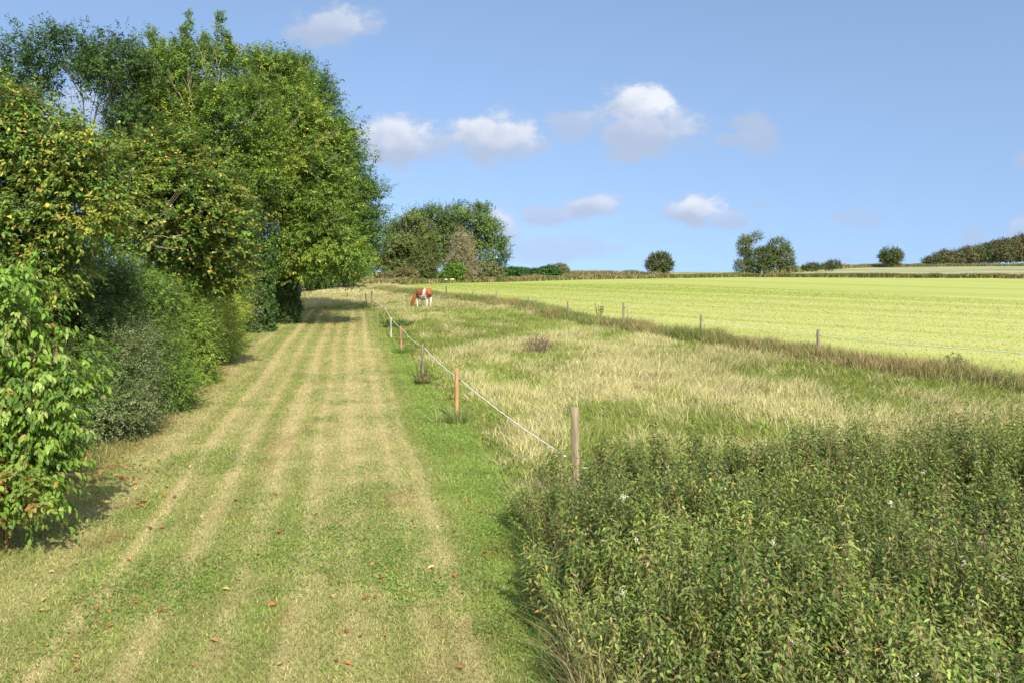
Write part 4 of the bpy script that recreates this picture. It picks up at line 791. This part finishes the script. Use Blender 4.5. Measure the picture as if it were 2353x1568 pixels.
    leaves(mb, LF, np.stack([xx, yy, tz(xx, yy) + .03 + hz], 1), rng.normal(size=(m, 3)) + [0, 0, -.2], np.array([0, 0, 1.]) + rng.normal(size=(m, 3)) * .5, rng.uniform(.03, .065, m), rng.uniform(.018, .035, m), pick([((.11, .17, .045), 4), ((.08, .13, .03), 3), ((.20, .22, .08), 1.5), ((.22, .17, .10), 1)], m, rng) * rng.uniform(.8, 1.2, (m, 1)))
    # dry stalks and grasses, thickest along the lawn edge
    m = 3000; yy = np.where(rng.random(m) < .45, rng.uniform(4.8, 6.6, m), rng.uniform(4.2, 11.2, m)); xl = np.interp(yy, [3, 5, 7, 9, 10.5, 11.7], [.75, .52, .36, .22, .12, .5]); xx = xl + np.where(rng.random(m) < .5, rng.exponential(.35, m), rng.random(m) * 5)
    A = rng.uniform(0, 6.283, m); blades(mb, np.stack([xx, yy, tz(xx, yy) + rng.uniform(0, .2, m)], 1), rng.uniform(.25, .7, m), rng.uniform(.004, .007, m), np.stack([np.cos(A), np.sin(A)], 1) * rng.uniform(.2, 1.6, (m, 1)) + [-.08, -.05], pick([((.42, .36, .19), 4), ((.26, .28, .08), 3), ((.30, .20, .11), 2)], m, rng), rng)
    m = 9000; yy = rng.uniform(4.6, 11.5, m); xl = np.interp(yy, [3, 5, 7, 9, 10.5, 11.7], [.75, .52, .36, .22, .12, .5]); xx = xl - .15 + rng.exponential(.18, m); A = rng.uniform(0, 6.283, m)
    blades(mb, np.stack([xx, yy, tz(xx, yy)], 1), rng.uniform(.08, .3, m), rng.uniform(.004, .008, m), np.stack([np.cos(A), np.sin(A)], 1) * rng.uniform(.2, 1.1, (m, 1)), pick([((.09, .19, .025), 4), ((.13, .22, .035), 3), ((.25, .24, .09), 2)], m, rng), rng)
    tag(mb.build('nettle_bed', M_LEAF), 'dense bed of nettles with yellowing leaves and brown seed tassels filling the lower right', 'nettles', kind='stuff')
    # thistle down: white tufts and pinkish dead heads caught on the stems
    mb = MB(); m = 120; yy = rng.uniform(4.6, 11, m); xx = .6 + (.62 * yy - .6) * rng.random(m); top = np.where(rng.random(m) < .5, .72, .60) + .28 * rng.random(m)
    for a, b, c, wht in zip(xx, yy, top, rng.random(m)):
        k = 30 if wht < .14 else 12; r = (.014 if wht < .14 else .011) * rng.uniform(.6, 1.2); q = np.array([a, b, c]) + rng.normal(size=(k, 3)) * r * [.7, .7, 1]
        cc = np.tile((.84, .78, .68) if wht < .14 else ((.58, .42, .29) if wht < .75 else (.40, .26, .17)), (k, 1)) * rng.uniform(.85, 1.1, (k, 1)); leaves(mb, RH, q, rng.normal(size=(k, 3)) + [0, 0, .4], rng.normal(size=(k, 3)), r * rng.uniform(1.0, 1.8, k), r * rng.uniform(.6, 1.1, k), cc)
    tag(mb.build('thistle_down', M_FLUFF), 'white seed fluff and dry pinkish thistle heads scattered over the nettles', 'seed fluff', kind='stuff')
nettles()

# ------------------------------------------------------------------ single plants, stones, fallen leaves
def weed(name, label, cat, foot, w, h, n, pal, ll, lw, seedheads=None, tmpl=RH, droop=.3, up=.9):
    rng = np.random.default_rng(int(abs(foot[0]) * 100) + n); root = empty(name, foot, label, cat); st = MB(); lf = MB(); hd = MB(); rr = random.Random(n)
    for i in range(n):
        a = rr.uniform(0, 6.283); r = w * math.sqrt(rr.random()); b = np.array([r * math.cos(a) * .7, r * math.sin(a) * .7, -.02]); hh = h * rr.uniform(.6, 1.05) * (1 - .3 * (r / w) ** 2); t = np.array([r * math.cos(a) * 1.25, r * math.sin(a) * 1.25, hh])
        pts = bend(b, t, 5, .03, rr); tube(st, pts, np.linspace(.008, .004, 5), 4, (.16, .13, .07)); k = 12; ti = rng.uniform(.15, 1, k); q = b + (t - b) * ti[:, None]; d = rng.normal(size=(k, 3)) + [0, 0, up - droop]
        leaves(lf, tmpl, q, d, np.array([0, 0, 1.]) + rng.normal(size=(k, 3)) * .4, ll * rng.uniform(.6, 1.2, k), lw * rng.uniform(.6, 1.2, k), pick(pal, k, rng) * rng.uniform(.8, 1.2, (k, 1)))
        if seedheads is not None:
            for _ in range(3):
                e = t + np.array([rr.gauss(0, .06), rr.gauss(0, .06), rr.uniform(-.12, .05)]); k2 = 9; leaves(hd, RH, e + rng.normal(size=(k2, 3)) * .018, rng.normal(size=(k2, 3)) + [0, 0, .5], rng.normal(size=(k2, 3)), .04 * np.ones(k2), .022 * np.ones(k2), np.tile(seedheads, (k2, 1)) * rng.uniform(.8, 1.2, (k2, 1)))
    st.build('stems', M_BARK, root); lf.build('foliage', M_LEAF, root)
    if seedheads is not None: hd.build('seed_heads', M_DRY, root)
weed('dead_thistle', 'clump of dead brown thistles standing in the middle of the paddock grass', 'thistle', gp(1238, 812), .48, .62, 46, [((.17, .14, .085), 3), ((.10, .11, .05), 3), ((.24, .19, .12), 1)], .09, .02, (.24, .15, .12))
weed('dock_plant', 'low dark green weed clump at the foot of the far lawn fence stakes', 'plant', gp(898, 752) + np.array([.3, 0, 0]), .75, .42, 60, [((.075, .14, .03), 3), ((.11, .19, .04), 3)], .13, .06, tmpl=LF)
weed('climbing_weed', 'straggly weed climbing the thin grey stake beyond the orange one', 'plant', LG[2] + np.array([0, -.1, 0]), .16, .75, 12, [((.10, .16, .04), 3), ((.18, .20, .07), 2)], .07, .035)
weed('post_tuft', 'tuft of dark weeds at the foot of the grey stake beyond the orange one', 'plant', LG[2] + np.array([.05, -.45, 0]), .26, .28, 34, [((.13, .19, .045), 3), ((.24, .20, .09), 2)], .10, .03)
weed('verge_sapling', 'small green sapling rising above the rough verge by the field', 'sapling', gp(1376, 728), .22, 1.05, 12, [((.07, .12, .035), 3), ((.10, .15, .04), 2)], .12, .045)
weed('verge_weed', 'leafy green weed in the verge near the right edge under the rope', 'plant', gp(2335 - 0, 858) + np.array([-1.2, 1.2, 0]), .35, .6, 30, [((.08, .13, .04), 3), ((.12, .16, .05), 2)], .10, .04)
def tuft(label, foot, n, h, w, pal, seed, spread=.9, name='grass_tuft'):
    rng = np.random.default_rng(seed); mb = MB(); a = rng.uniform(0, 6.283, n); r = w * np.sqrt(rng.random(n)); p = np.stack([r * np.cos(a), r * np.sin(a), np.full(n, -.01)], 1)
    blades(mb, p, h * rng.uniform(.5, 1.15, n), rng.uniform(.006, .011, n), np.stack([np.cos(a), np.sin(a)], 1) * rng.uniform(.1, spread, (n, 1)), pick(pal, n, rng) * rng.uniform(.8, 1.2, (n, 1)), rng)
    o = mb.build(name, M_GRASS); o.location = foot; tag(o, label, 'grass tuft')
tuft('dark grass tuft with bent straws at the foot of the orange stake', LG[1] + np.array([.05, -.25, 0]), 420, .36, .22, [((.13, .21, .04), 4), ((.18, .25, .05), 3), ((.40, .34, .18), 2)], 3)
tuft('uncut grass tuft at the foot of the reddish-brown stake', LG[3] + np.array([.1, -.2, 0]), 420, .26, .4, [((.10, .19, .03), 4), ((.14, .22, .04), 3)], 4)
tuft('long bent straws leaning left beside the orange stake', LG[1] + np.array([-.35, -.3, 0]), 16, .75, .12, [((.42, .38, .2), 1)], 5, 1.5)

def stones():
    for i, (px, py, s, lab) in enumerate([(1026, 650, .2, 'left one of the two pale stones at the foot of the far clump'), (1040, 649.5, .22, 'right, longer one of the two pale stones at the foot of the far clump')]):
        bm = bmesh.new(); bmesh.ops.create_icosphere(bm, subdivisions=3, radius=1); rr = np.random.default_rng(i); mb = MB()
        v = np.array([q.co[:] for q in bm.verts]); f = np.array([[q.index for q in t.verts] for t in bm.faces]); bm.free(); v = v * (1 + .35 * (noise3(v * 1.3 + i * 5, 3) - .5))[:, None] * np.array([s * (1 + .4 * i), s * .8, s * .55])
        mb.add(v, f, np.array((.40, .35, .26))); o = mb.build('boulder', M_STONE, smooth=True); g = gp(px, py + 1); o.location = (g[0], g[1] - 1.5, g[2] + .5); tag(o, lab, 'stone', 'pale stones by the far clump')
stones()

def fallen():
    rng = np.random.default_rng(66); protos = []
    for i in range(6):
        mb = MB(); nx, ny = 5, 7; u, v = np.meshgrid(np.linspace(-1, 1, nx), np.linspace(0, 1, ny)); wd = np.sin(np.pi * np.clip(v * .94 + .04, 0, 1)) ** .7 * .5
        cu = .25 + .3 * rng.random(); X = u * wd * .6; Y = v - .5; Z = cu * np.abs(u) ** 1.6 * wd + .25 * (v - .5) ** 2 * (1 if i % 2 else -.6) + .03 * rng.normal(size=u.shape)
        pts = np.stack([X, Y, Z - Z.min() + .02], -1).reshape(-1, 3); k = (np.arange(ny - 1)[:, None] * nx + np.arange(nx - 1)).ravel()
        col = [(.36, .145, .05), (.28, .11, .045), (.42, .20, .075), (.20, .09, .045), (.48, .34, .15), (.36, .17, .07)][i]
        mb.add(pts, np.stack([k, k + 1, k + nx + 1, k + nx], 1), np.array(col)); protos.append(mb.build('fallen_leaf', M_DRY, smooth=True))
    spots = [(222, 1402), (345, 1217), (443, 1535), (176, 1546), (122, 1546), (548, 1335), (625, 1395), (795, 1455), (855, 1300), (875, 1333), (990, 1308), (1115, 1272), (1075, 1155), (838, 1378), (490, 1478), (300, 1393), (98, 1382), (372, 1215),
             (505, 1088), (335, 1170), (295, 1290), (175, 1300), (95, 1408), (1058, 1540), (800, 1530), (830, 1466), (725, 1185), (640, 1227), (465, 1190), (250, 1410)]
    while len(spots) < 125:
        q = rng.random()
        px, py = (rng.normal(260, 90), rng.normal(1095, 45)) if q < .84 else (rng.uniform(10, 1100), rng.uniform(1180, 1560))
        g = gp(px, py)
        if hedge_x(g[1]) + .5 < g[0] < fence_x(g[1]) - .3 and px > 60: spots.append((px, py))
    for i, s in enumerate(spots):
        o = protos[i] if i < 6 else protos[i % 6].copy()
        if i >= 6: COL.objects.link(o)
        g = gp(*s); k = rng.uniform(.045, .09); o.scale = (k, k, k); o.location = (g[0], g[1], g[2] + .022); o.rotation_euler = (rng.normal() * .25, rng.normal() * .25, rng.uniform(0, 6.28))
        tag(o, 'curled orange-brown leaf lying on the mown lawn', 'fallen leaf', 'brown leaves fallen on the lawn')
fallen()
print('faces', sum(len(o.data.polygons) for o in SC.objects if o.type == 'MESH'))
